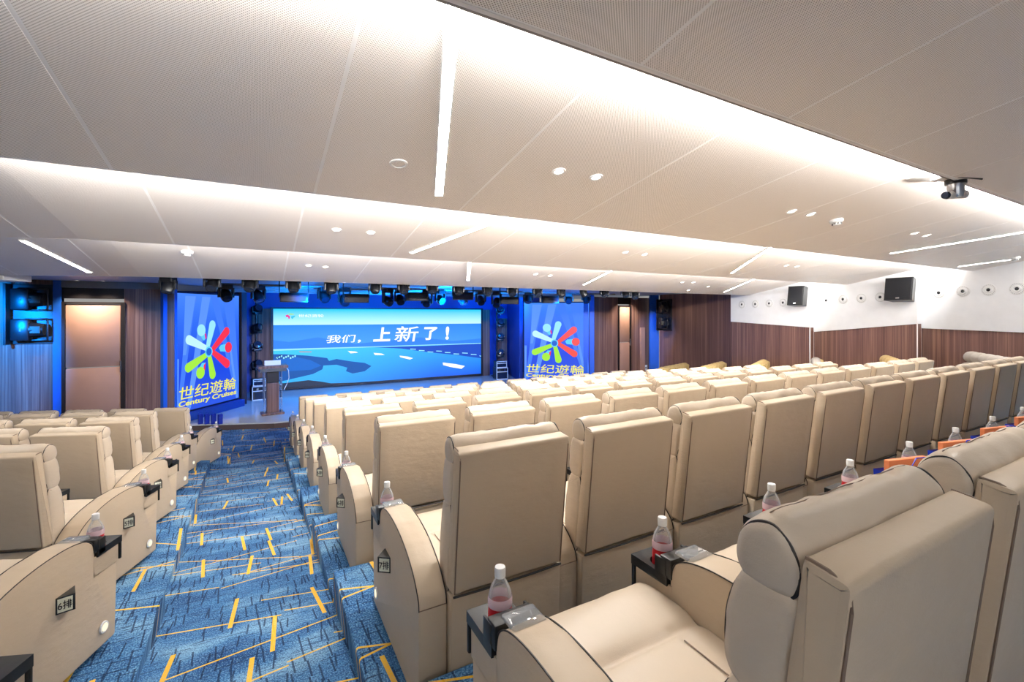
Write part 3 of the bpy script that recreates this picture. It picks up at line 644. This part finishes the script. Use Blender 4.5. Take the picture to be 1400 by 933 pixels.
for pts, key in (([z1(158, 165), z1(180, 160), z1(205, 175), z1(205, 200), z1(190, 205), z1(185, 185), z1(165, 185)], 'scr_pink'), ([z1(215, 180), z1(235, 172), z1(262, 170), z1(255, 185), z1(240, 192), z1(236, 205), z1(222, 200)], 'scr_aqua'), ([z1(165, 158), z1(210, 146), z1(255, 152), z1(245, 160), z1(205, 160)], 'scr_lime')):
    flat('emblem', pts, key, scr, -.012)

# two portrait screens either side
t = NT('poster_blue'); tc = t.n('ShaderNodeTexCoord').outputs['Object']; sp = t.n('ShaderNodeSeparateXYZ'); t.put(sp.inputs[0], tc)
f = t.ma('DIVIDE', sp.outputs[2], 2.75); c = t.ramp(f, [(0, lin((44, 86, 226))), (.35, lin((22, 66, 222))), (.7, lin((42, 100, 236))), (1, lin((70, 132, 246)))])
t.set((0, 0, 0, 1), .5); t.put(t.b.inputs['Emission Color'], c); t.b.inputs['Emission Strength'].default_value = .95; M['poster_blue'] = t.m
emit('p_beam', (92, 146, 248), .95); emit('p_beam2', (66, 122, 244), .95); emit('p_white', (186, 232, 252), 1); emit('p_cyan', (150, 222, 244), 1); emit('p_red', (238, 40, 62), 1); emit('p_orange', (240, 74, 46), 1); emit('p_green', (160, 226, 40), 1); emit('p_yellow', (238, 232, 70), 1); emit('p_mid', (26, 90, 200), 1); emit('p_sky', (90, 200, 246), 1); emit('p_mag', (214, 30, 130), 1)
def poster(p0, p1, zb, label, red):
    d = Vector(p1)-Vector(p0); w = d.length; h = 2.74
    e = thing('portrait_screen', label, 'screen', (p0[0], p0[1], SZ), math.atan2(d.y, d.x), 'portrait screens beside the stage'); zo = zb-SZ
    kx = w/625
    def q(x, y): return ((x-125)*kx, zo+(840-y)/276)
    m = MB(); m.box(-.03, w+.03, .0, .3, zo-.04, zo+h+.04, .01); m.build('cabinet', 'stage_dark', e, False)
    m = MB(); m.box(-.03, w+.03, -.16, .3, 0, zo-.04, .006); m.build('plinth', 'stage_blue', e, False)
    m = MB(); m.box(0, w, -.006, .0, 0, h); m.build('display', 'poster_blue', e, False, (0, 0, zo))
    for pts, key in (([(140, 830), (230, 100), (300, 100), (165, 830)], 'p_beam2'), ([(215, 835), (360, 100), (440, 100), (250, 835)], 'p_beam'), ([(440, 90), (520, 90), (735, 835), (725, 838)], 'p_beam2'), ([(570, 90), (690, 90), (748, 700), (742, 838)], 'p_beam2'), ([(205, 100), (300, 100), (210, 480), (185, 480)], 'p_beam'), ([(640, 480), (665, 480), (738, 836), (715, 836)], 'p_beam'), ([(128, 500), (150, 500), (145, 836), (128, 836)], 'p_beam')):
        flat('light_beam', [q(*p) for p in pts], key, e, -.008 if key == 'p_beam2' else -.010)
    def lobe(cx, cy, tx, ty, key, r0=18, r1=31):
        a = math.atan2(ty-cy, tx-cx); L = math.hypot(tx-cx, ty-cy)-r1; ex, ey = cx+L*math.cos(a), cy+L*math.sin(a)
        pts = [(cx+r0*math.cos(a+w_), cy+r0*math.sin(a+w_)) for w_ in [math.pi/2+math.pi*j/6 for j in range(7)]]+[(ex+r1*math.cos(a+w_), ey+r1*math.sin(a+w_)) for w_ in [-math.pi/2+math.pi*j/10 for j in range(11)]]
        flat('emblem_arm', [q(*p) for p in pts], key, e, -.014)
    def disc(cx, cy, r, key, off): flat('emblem_dot', [q(cx+r*math.cos(j*math.pi/9), cy+r*math.sin(j*math.pi/9)) for j in range(18)], key, e, off)
    for cx, cy, tx, ty, key in ((412, 440, 468, 262, 'p_cyan'), (395, 448, 208, 372, 'p_white'), (465, 458, 632, 322, red), (465, 480, 638, 590, red), (395, 495, 202, 575, 'p_green'), (428, 505, 468, 664, 'p_green')): lobe(cx, cy, tx, ty, key)
    flat('emblem_neck', [q(330, 350), q(385, 340), q(398, 380), q(372, 396)], 'p_sky', e, -.015); flat('emblem_neck', [q(525, 455), q(545, 435), q(600, 432), q(600, 486), q(540, 480)], 'p_sky', e, -.015); flat('emblem_neck', [q(330, 575), q(355, 545), q(388, 545), q(385, 590)], 'p_sky', e, -.015)
    flat('emblem_neck', [q(380, 352), q(392, 345), q(400, 378), q(388, 388)], 'p_mag', e, -.017); flat('emblem_neck', [q(372, 560), q(390, 545), q(384, 595), q(368, 598)], 'p_red', e, -.017)
    disc(348, 325, 40, 'p_cyan', -.019); disc(626, 457, 38, red, -.019); disc(340, 608, 40, 'p_green', -.019)
    disc(422, 474, 36, 'p_sky', -.017); disc(422, 474, 26, 'p_mid', -.019)
    for body, x0, x1, y0, y1, bo in (('世纪遊輪', 150, 712, 680, 766, .004), ('Century Cruises', 145, 715, 772, 816, .022)):
        a, b = q(x0, y1), q(x1, y0); put('lettering', textmesh(body, 'p_yellow', b[1]-a[1], b[0]-a[0], bo, .1, -.018), e, ((a[0]+b[0])/2, 0, (a[1]+b[1])/2))
poster((-1.66, 12.72), (-.487, 14.3), -.80, 'tall blue LED poster screen left of the stage, emblem with pinkish red arms', 'p_red')
poster((8.25, 13.95), (9.94, 12.43), -.90, 'tall blue LED poster screen right of the stage, emblem with orange red arms', 'p_orange')

# ------------------------------------------------------------------ lectern, flight cases, side light stands
pz = on_z(372.5, 566, SZ); e = thing('lectern', 'dark wood lectern with clear acrylic sides standing on the stage', 'lectern', (pz.x, pz.y, SZ), .1)
m = MB(); m.box(-.25, .25, -.18, .18, 0, .05, .01); m.build('base', 'wood', e, False)
m = MB(); m.box(-.135, .135, -.1, .1, .05, .78, .004); m.build('column', 'wood', e, False)
m = MB(); m.box(-.135, .135, -.102, .1, .79, 1.08, .004); m.build('column_top', 'dark_frame', e, False)
for s in (-1, 1):
    m = MB(); m.box(s*.19-.012, s*.19+.012, -.13, .13, .05, 1.1, .003); m.build('acrylic_side', 'acrylic', e, False)
m = MB(); m.box(-.33, .33, -.2, .2, 1.14, 1.21, .008); m.build('top', 'wood', e, False)
m = MB(); m.box(-.29, .29, -.19, .19, 1.06, 1.14, .004); m.build('top_rail', 'chrome', e, False)
m = MB(); m.box(-.18, .18, -.05, -.03, 1.21, 1.33, .004); m.build('reading_board', 'white_plastic', e, False, rot=(-.0, 0, 0))
m = MB(); m.tube([(.05, 0, 1.21), (.06, -.02, 1.32), (.12, -.06, 1.42), (.2, -.1, 1.46)], .006, 6); m.build('microphone', 'black_plastic', e)
m = MB(); m.tube([(.3, .05, 1.15), (.37, .05, 1.05), (.38, .05, .85), (.33, .05, .7), (.26, .05, .55)], .008, 6); m.build('cable', 'white_plastic', e)
def flight_case(loc, w, d, h, label, rz):
    e = thing('flight_case', label, 'case', loc, rz, 'flight cases on the stage')
    m = MB(); m.box(-w/2, w/2, -d/2, d/2, .0, h, .004); m.build('body', 'black_metal', e, False)
    t_ = .022; m = MB()
    for x in (-w/2, w/2-t_):
        m.box(x, x+t_, -d/2-.004, -d/2+.004, 0, h)
    for z in (0, h-t_, h*.62):
        m.box(-w/2, w/2, -d/2-.004, -d/2+.004, z, z+t_)
    m.build('edge_trim', 'white_plastic', e, False)
    for s in (-1, 1):
        m = MB(); m.box(s*w*.22-.03, s*w*.22+.03, -d/2-.012, -d/2-.003, h*.7, h*.86); m.build('latch', 'chrome', e, False)
    m = MB(); m.box(-w*.36, w*.36, -d/2-.007, -d/2-.001, h*.08, h*.55); m.build('front_panel', 'dark_lens', e, False)
pl = on_z(350, 546, SZ)+Vector((.12, 0, 0)); pr = on_z(684, 518, SZ)
flight_case((pl.x, pl.y, SZ), .50, .4, .40, 'larger black flight case with silver edges left of the lectern', .15); flight_case((pl.x-.05, pl.y, SZ+.401), .34, .3, .2, 'smaller black flight case stacked on the case left of the lectern', .15)
flight_case((pr.x, pr.y, SZ), .46, .4, .44, 'larger black flight case with silver edges right of the big screen', -.1); flight_case((pr.x, pr.y, SZ+.441), .42, .3, .24, 'smaller black flight case stacked on the case right of the big screen', -.1)

def moving_head(loc, rotz, tilt, label, group, s=1.0, hung=True, drop=.12, red=False):
    e = thing('stage_light', label, 'stage light', loc, rotz, group); z = -1 if hung else 1
    m = MB(); m.box(-.07*s, .07*s, -.07*s, .07*s, z*.0, z*.05*s, .008); m.build('base', 'black_metal', e)
    m = MB(); m.box(-.105*s, -.085*s, -.03*s, .03*s, z*.045*s, z*(drop+.03)*s, .004).box(.085*s, .105*s, -.03*s, .03*s, z*.045*s, z*(drop+.03)*s, .004).box(-.105*s, .105*s, -.03*s, .03*s, z*.04*s, z*.06*s, .004); m.build('yoke', 'black_metal', e)
    h = MB(); h.lathe([(.001, -.10*s), (.055*s, -.1*s), (.075*s, -.06*s), (.082*s, .04*s), (.07*s, .085*s), (.066*s, .085*s)], n=16)
    b = h.build('body', 'black_metal', e, True, (0, 0, z*drop*s), (math.pi-tilt if hung else tilt, 0, 0))
    h = MB(); h.lathe([(.067*s, .078*s), (.001, .084*s)], n=16); h.build('lens', 'dark_lens', b)
    h = MB(); h.box(-.03*s, .03*s, -.078*s, -.07*s, -.04*s, -.01*s); h.build('sticker', 'white_plastic', b, False)
    if red:
        h = MB(); h.box(-.05*s, .05*s, -.072*s, -.069*s, z*.012*s-.012*s, z*.012*s+.024*s); h.build('red_display', 'red_glow', e, False)
    return e
# lights hung right behind the lip of the ceiling
FRONT = [(230, 393), (290, 390), (342, 391), (401, 392), (453, 394), (513, 394), (551.5, 395), (591, 395), (627, 397), (666, 398), (700, 399), (734.6, 400), (767, 401), (798, 401), (826, 401.5), (855, 401.5), (868, 404)]
for i, (x, y) in enumerate(FRONT):
    v = 7.82; p = on_v(x, y, v)
    moving_head((p.x, v+max(0, shear(p.x)), p.z+.13), random.uniform(-.5, .5), random.uniform(.3, .9), 'black stage light hung behind the ceiling lip, %s from the left' % ORD[i], 'front row of stage lights', .98, True, .13, i % 2 == 1 or i > 7)
m = MB(); m.cyl((-2.2, 7.86, 2.04), (9.4, 7.86, 2.04), .022); tag(m.build('lighting_bar', 'grey_metal'), 'long front steel bar carrying the first row of stage lights', 'bar', 'lighting bars')
m = MB(); m.cyl((-.9, 10.4, 2.04), (9.3, 10.4, 2.04), .022); tag(m.build('lighting_bar', 'grey_metal'), 'long rear steel bar carrying lights in front of the big screen', 'bar', 'lighting bars')
for j, vv in enumerate((8.9, 11.6, 12.8, 14.2)):
    m = MB(); m.box(-.8, 9.0, vv-.03, vv+.03, 2.04, 2.1); tag(m.build('ceiling_rail', 'grey_metal', smooth=False), 'thin metal rail under the stage ceiling, %s from the audience' % ORD[j], 'rail', 'rails under the stage ceiling')
REAR = [(309, 404), (353, 406), (443, 406), (471, 411), (530, 412), (547, 410), (584, 413), (602, 410), (633, 411), (657, 411), (679, 414), (722, 409), (777.5, 410), (801.5, 409)]
for i, (x, y) in enumerate(REAR):
    v = 10.4; p = on_v(x, y, v)
    moving_head((p.x, v, 2.02), random.uniform(-.7, .7), random.uniform(.4, 1.1), 'black stage light on the rear bar, %s from the left' % ORD[i], 'rear row of stage lights', 1.25, True, max(.1, (2.02-p.z)/1.25))
for i, (x, y) in enumerate([(402, 407), (487, 408), (570, 406), (633, 405), (696, 411), (752, 410)]):
    p = on_v(x, y, 9.6); e = thing('stage_floodlight', 'flat black LED floodlight hung above the stage, %s from the left' % ORD[i], 'stage light', (p.x, 9.6, p.z), 0, 'LED panel lights above the stage')
    m = MB(); m.box(-.24, .24, -.05, .05, -.09, .09, .008); m.build('body', 'black_metal', e); m = MB(); m.box(-.21, .21, -.056, -.05, -.075, .04); m.build('front', 'dark_lens', e, False)
    for s in (-1, 1):
        m = MB(); m.box(s*.25-.008, s*.25+.008, -.015, .015, 0, 2.1-p.z); m.build('bracket', 'black_metal', e, False)
# vertical light stands either side of the big screen
for nm, p, ys, sc_ in (('left', on_z(349, 543, SZ), (430, 456, 480, 505), 1.5), ('right', on_z(686, 517, SZ), (430, 447, 466, 488), 1.55)):
    e = thing('light_stand', 'dark upright pole with stage lights on the %s of the big screen' % nm, 'stand', (p.x+.02, p.y+.45, SZ))
    m = MB(); m.cyl((0, 0, .04), (0, 0, 3.05), .03); m.build('pole', 'black_metal', e); m = MB(); m.box(-.15, .15, -.08, .2, 0, .04, .006); m.build('base_plate', 'black_metal', e)
    for i, y in enumerate(ys):
        q = on_v(352, y, p.y+.3) if nm == 'left' else on_v(685, y, p.y+.3)
        s_ = moving_head((p.x+.04, p.y+.19, q.z), random.uniform(-.4, .4)+(.6 if nm == 'left' else -.5), 1.35, 'stage light clamped on the %s stand, %s from the top' % (nm, ORD[i]), 'lights on the side stands', sc_, False, .12)
        s_.rotation_euler = (math.radians(0), 0, s_.rotation_euler.z)
        m = MB(); m.box(-.012, .012, 0, .22, -.03, .0); m.build('clamp', 'grey_metal', s_, False)
# double wall lights left and right
def wall_rack(loc, rotz, label, s=1.0):
    e = thing('wall_light_rack', label, 'light rack', loc, rotz, 'wall racks with two lights')
    m = MB(); m.box(-.33*s, -.29*s, -.3*s, -.02, -.62*s, .62*s, .004).box(-.33*s, .33*s, -.04, -.01, -.62*s, .62*s, .004); m.build('frame', 'black_metal', e, False)
    for z in (.3, -.32):
        m = MB(); m.box(-.24*s, .04*s, -.3*s, -.06, (z-.22)*s, (z+.22)*s, .03); b = m.build('light_body', 'black_metal', e)
        m = MB(); m.cyl((.04*s, -.18*s, z*s), (.24*s, -.18*s, z*s), .15*s, .12*s, 18); m.build('light_head', 'black_plastic', e)
        m = MB(); m.box(.06*s, .21*s, -.32*s, -.30*s, (z-.07)*s, (z+.07)*s); m.build('rating_plate', 'olive_plate', b, False)
        m = MB(); m.box(-.1*s, -.07*s, -.305*s, -.295*s, (z-.03)*s, (z+.03)*s); m.build('sticker', 'grey_paint', b, False)
        m = MB(); m.box(-.05*s, .3*s, -.2*s, -.16*s, (z+.2)*s, (z+.235)*s, .01).box(-.05*s, .3*s, -.2*s, -.16*s, (z-.235)*s, (z-.2)*s, .01).box(.27*s, .3*s, -.2*s, -.16*s, (z-.235)*s, (z+.235)*s, .01); m.build('handle_yoke', 'black_plastic', e)
wall_rack((-3.93, WV-.01, 1.46), 0, 'black rack with two stage lights on the blue lit left wall', .95)
dr = Vector(p_b)-Vector(p_a); dn = Vector((dr.y, -dr.x)).normalized(); pc = Vector(p_a)+dr*.12
wall_rack((pc.x, pc.y, 1.42), math.atan2(dr.y, dr.x), 'black rack with two stage lights on the dark right wall', .9)

# ------------------------------------------------------------------ right wall: speakers, round nozzles
def on_seg(px, py, a, b, inset=0):
    d = ray(px, py); ax, ay = a[0]-.03, a[1]; bx, by = b[0]-.03, b[1]; ex, ey = bx-ax, by-ay
    k = (ax*ey-ay*ex)/(d.x*ey-d.y*ex); return Vector((0, 0, EYE))+d*k, math.atan2(ey, ex)
m = MB(); m.lathe([(.105, 0), (.105, .006), (.085, .014), (.062, .012), (.06, .02), (.046, .03), (.03, .022), (.028, .01)], n=24); NZ = m.mesh('nozzle_ring', 'white_plastic')
m = MB(); m.lathe([(.032, .016), (.018, .024), (.001, .022)], n=18); NZC = m.mesh('nozzle_core', 'black_plastic')
m = MB()
for j in range(20):
    a = j*2*math.pi/20; m.box(.088*math.cos(a)-.004, .088*math.cos(a)+.004, .088*math.sin(a)-.004, .088*math.sin(a)+.004, .012, .0165)
NZD = m.mesh('nozzle_dots', 'grey_metal', False)
NOZ = [[(1014.7, 416.5), (1033, 416), (1052, 415), (1071, 414)], [(1130, 411), (1153, 409.5), (1178, 408), (1204, 406.5)], [(1284, 400.5), (1317, 398.5), (1352, 396.5), (1391, 395)]]
for si, row in enumerate(NOZ):
    for i, (x, y) in enumerate(row):
        p, ang = on_seg(x, y, segs[si][0], segs[si][1])
        e = thing('wall_nozzle', 'round white wall air nozzle, %s from the left on the %s white panel' % (ORD[i], ('far', 'middle', 'near')[si]), 'air nozzle', p, 0, 'round nozzles on the white wall')
        e.rotation_euler = (math.pi/2, 0, ang); put('ring', NZ, e); put('core', NZC, e); put('dots', NZD, e)
def wall_speaker(px0, px1, py0, py1, seg, label):
    p, ang = on_seg((px0+px1)/2, (py0+py1)/2, seg[0], seg[1]); d = (Vector((p.x, p.y))).length
    sc_ = ray((px0+px1)/2, HZ); k = p.x/sc_.x; w = (px1-px0)/F_PX*k*1.05; h = (py1-py0)/F_PX*k
    e = thing('wall_speaker', label, 'speaker', (p.x, p.y, p.z), ang+.2, 'wall speakers on the white panels')
    e.rotation_euler = (-.14, 0, ang+.12)
    m = MB(); m.prism([(-w/2, -.30), (w/2, -.30), (w*.38, -.07), (-w*.38, -.07)], lambda q: (q[0], q[1], -h/2), lambda q: (q[0], q[1], h/2)); m.build('cabinet', 'black_plastic', e, False)
    m = MB(); m.box(-w/2+.015, w/2-.015, -.312, -.298, -h/2+.015, h/2-.015, .004); m.build('grille', 'black_metal', e, False)
    m = MB(); m.box(-.03, .03, -.316, -.311, -h/2+.03, -h/2+.055); m.build('badge', 'chrome', e, False)
    m = MB(); m.box(-.05, .05, -.08, .03, -.05, .05, .006); m.build('bracket', 'black_metal', e, False)
wall_speaker(1088, 1108, 394, 420, segs[0], 'black wall speaker on the far white panel, smaller of the two')
wall_speaker(1224, 1254, 383, 414, segs[1], 'black wall speaker on the middle white panel, larger of the two')

# ------------------------------------------------------------------ tufted lounge sofas along the right wall
def roll_mesh(L, R, nseg, key, name):
    m = MB(); st = []
    for i in range(nseg):
        for f_, k in ((.0, .80), (.10, .93), (.5, 1.0), (.90, .93)): st.append(((i+f_)*L/nseg, k))
    st.append((L, .86)); prof = [(R*math.cos(a), R*math.sin(a)) for a in [j*2*math.pi/16 for j in range(16)]]
    vs = [(0, 0, 0)]; fs = []
    for x, k in st: vs += [(x-L/2, y*k, z*k) for y, z in prof]
    vs[0] = (-L/2-.02, 0, 0); vs.append((L/2+.02, 0, 0)); n = 16
    for i in range(len(st)-1): fs += [(1+i*n+k, 1+i*n+(k+1) % n, 1+(i+1)*n+(k+1) % n, 1+(i+1)*n+k) for k in range(n)]
    fs += [(0, 1+(k+1) % n, 1+k) for k in range(n)]+[(len(vs)-1, 1+(len(st)-1)*n+k, 1+(len(st)-1)*n+(k+1) % n) for k in range(n)]
    return m.add(vs, fs).mesh(name, key, angle=80)
def sofa(u, v, z, rotz, L, label, key_top, key_low):
    e = thing('tufted_sofa', label, 'sofa', (u, v, z), rotz, 'tufted sofas along the right wall')
    put('head_roll', roll_mesh(L, .105, 7, key_top, 'head_roll'), e, (0, .34, .88)); put('back_roll', roll_mesh(L, .115, 7, key_low, 'back_roll'), e, (0, .30, .68)); put('lumbar_roll', roll_mesh(L, .11, 7, key_low, 'lumbar_roll'), e, (0, .26, .50))
    m = MB(); m.loft(rounded([(.30, .05), (.36, .05), (.47, .92), (.42, .95)], .012, 2), -L/2+.02, L/2-.02, .01, 4); m.build('back_panel', 'gold_fabric', e)
    m = MB()
    for i in range(6):
        x = -L/2+.08+i*(L-.16)/5; m.box(x-.012, x+.012, .375, .48, .3, .93, .004)
    m.build('back_ribs', 'gold_fabric', e, False)
    m = MB(); m.box(-L/2, L/2, -.45, .3, .24, .42, .05); m.build('seat', key_low, e)
    m = MB(); m.box(-L/2+.03, L/2-.03, -.42, .3, .08, .24, .01); m.build('base', 'dark_frame', e, False)
    for sx in (-1, 1):
        for y in (-.38, .26):
            m = MB(); m.cyl((sx*(L/2-.08), y, 0), (sx*(L/2-.08), y, .08), .02, .025, 10); m.build('leg', 'black_metal', e)
SOF = [(10.55, 9.72, 17, 1.7, 'gold_fabric', 'gold_fabric'), (10.5, 8.36, 20, 1.65, 'gold_fabric', 'gold_fabric'), (10.45, 7.05, 24, 1.6, 'gold_fabric', 'gold_fabric'), (10.4, 5.72, 28, 1.5, 'grey_fabric', 'gold_fabric'), (10.15, 4.22, 32, 1.6, 'gold_fabric', 'gold_fabric'), (9.95, 2.82, 35, 1.9, 'grey_fabric', 'grey_fabric')]
for i, (u, v, phi, L, k1, k2) in enumerate(SOF):
    r = 6-math.floor((v-1.565)/PITCH)
    sofa(u, v, zr(r), math.pi+math.radians(phi), L, '%s tufted sofa by the right wall, %s from the stage' % ('grey' if k1 == 'grey_fabric' else 'golden tan', ORD[i]), k1, k2)

# ------------------------------------------------------------------ things on the ceiling
p, k = on_ceiling(545, 223); e = thing('ceiling_speaker', 'round white flush ceiling speaker ring left of the long light', 'ceiling speaker', p); e.rotation_euler = (-math.atan(SLOPE), 0, 0)
m = MB(); m.lathe([(.052, 0), (.052, -.008), (.04, -.010), (.038, -.003)], n=24); m.build('ring', 'white_plastic', e); m = MB(); m.lathe([(.039, -.004), (.001, -.005)], n=24); m.build('grille', 'perforated', e)
def detector(px, py, label):
    p, k = on_ceiling(px, py); e = thing('smoke_detector', label, 'smoke detector', p, 0, 'smoke detectors'); e.rotation_euler = (-math.atan(SLOPE), 0, 0)
    m = MB(); m.lathe([(.06, .0), (.06, -.016), (.05, -.03), (.036, -.034)], n=22); m.build('base', 'white_plastic', e)
    m = MB(); m.lathe([(.036, -.032), (.034, -.05), (.025, -.056), (.001, -.057)], n=22); m.build('cap', 'white_plastic', e)
    m = MB()
    for j in range(8):
        a = j*math.pi/4; m.box(.036*math.cos(a)-.006, .036*math.cos(a)+.006, .036*math.sin(a)-.006, .036*math.sin(a)+.006, -.046, -.038)
    m.build('vents', 'black_plastic', e, False)
detector(1143, 301, 'white round smoke detector on the ceiling left of the camera'); detector(1388, 352, 'small round detector at the right edge near the white wall')
detector(256, 344, 'small round detector on the ceiling above the left poster screen')
# conference camera on its bracket
p, k = on_ceiling(1268, 240); e = thing('ceiling_camera', 'silver conference camera on a white ceiling bracket', 'camera', p, -.25); e.scale = (1.4,)*3
m = MB(); m.box(-.10, .10, -.05, .05, -.02, .04, .012); m.build('mount_plate', 'white_plastic', e)
m = MB(); m.box(-.06, .14, -.16, -.05, -.05, -.036, .003).box(-.04, .0, -.06, -.04, -.05, .0, .003); m.build('shelf', 'white_plastic', e, False)
m = MB(); m.box(-.06, .14, -.165, -.158, -.06, -.03, .002); m.build('shelf_edge', 'black_plastic', e, False)
m = MB(); m.cyl((.04, -.105, -.05), (.04, -.105, -.075), .045, .045, 20); m.build('camera_base', 'black_plastic', e)
m = MB(); m.lathe([(.036, -.07), (.036, -.125), (.030, -.145), (.001, -.15)], (.04, -.105, 0), 20); m.build('camera_neck', 'chrome', e)
m = MB(); m.cyl((-.015, -.10, -.135), (.10, -.11, -.125), .022, .022, 16); hd = m.build('camera_head', 'white_plastic', e)
m = MB(); m.cyl((-.03, -.099, -.136), (-.013, -.10, -.135), .018, .02, 16); m.build('lens', 'dark_lens', hd)
# wall socket near the right door
q = on_v(883, 503, RV-.02); e = thing('wall_socket', 'small white wall socket plate right of the far right door', 'socket', (q.x, RV-.012, q.z))
m = MB(); m.box(-.07, .07, -.012, .0, -.1, .1, .004); m.build('plate', 'white_plastic', e, False); m = MB(); m.box(-.03, .03, -.016, -.012, -.03, .03, .002); m.build('socket_holes', 'grey_metal', e, False)

# ------------------------------------------------------------------ blue stage lighting (unseen spots added in mid-air, outside any fixture)
BLUE = (.0, .24, 1.0)
for loc, tgt, en, size in (((-4.4, 9.9, 1.6), (-5.2, 12.5, .7), BLUE_W*2.2, 78), ((.6, 10.4, 1.8), (-1.72, 12.6, .5), BLUE_W*.5, 46), ((4, 10.0, 1.55), (4, 14.5, 2.3), BLUE_W*1.6, 120), ((1.0, 9.2, 1.6), (1.0, 12.5, 2.3), BLUE_W*.6, 110), ((7.0, 9.2, 1.6), (7.0, 12.5, 2.3), BLUE_W*.6, 110), ((8, 10.4, 1.8), (9.95, 12.4, .4), BLUE_W*.45, 44), ((10.5, 10.2, 1.9), (12.75, 12.0, .6), BLUE_W*.35, 36), ((1.2, 13.6, 1.9), (1.2, 14.0, -1), BLUE_W*.35, 90), ((7.4, 12.8, 1.9), (8.4, 16.3, 1.2), BLUE_W*.5, 60)):
    l = light('blue_stage_lamp', 'SPOT', loc, en, BLUE, None, spot_size=math.radians(size), spot_blend=.5, shadow_soft_size=.06); aim(l, tgt)
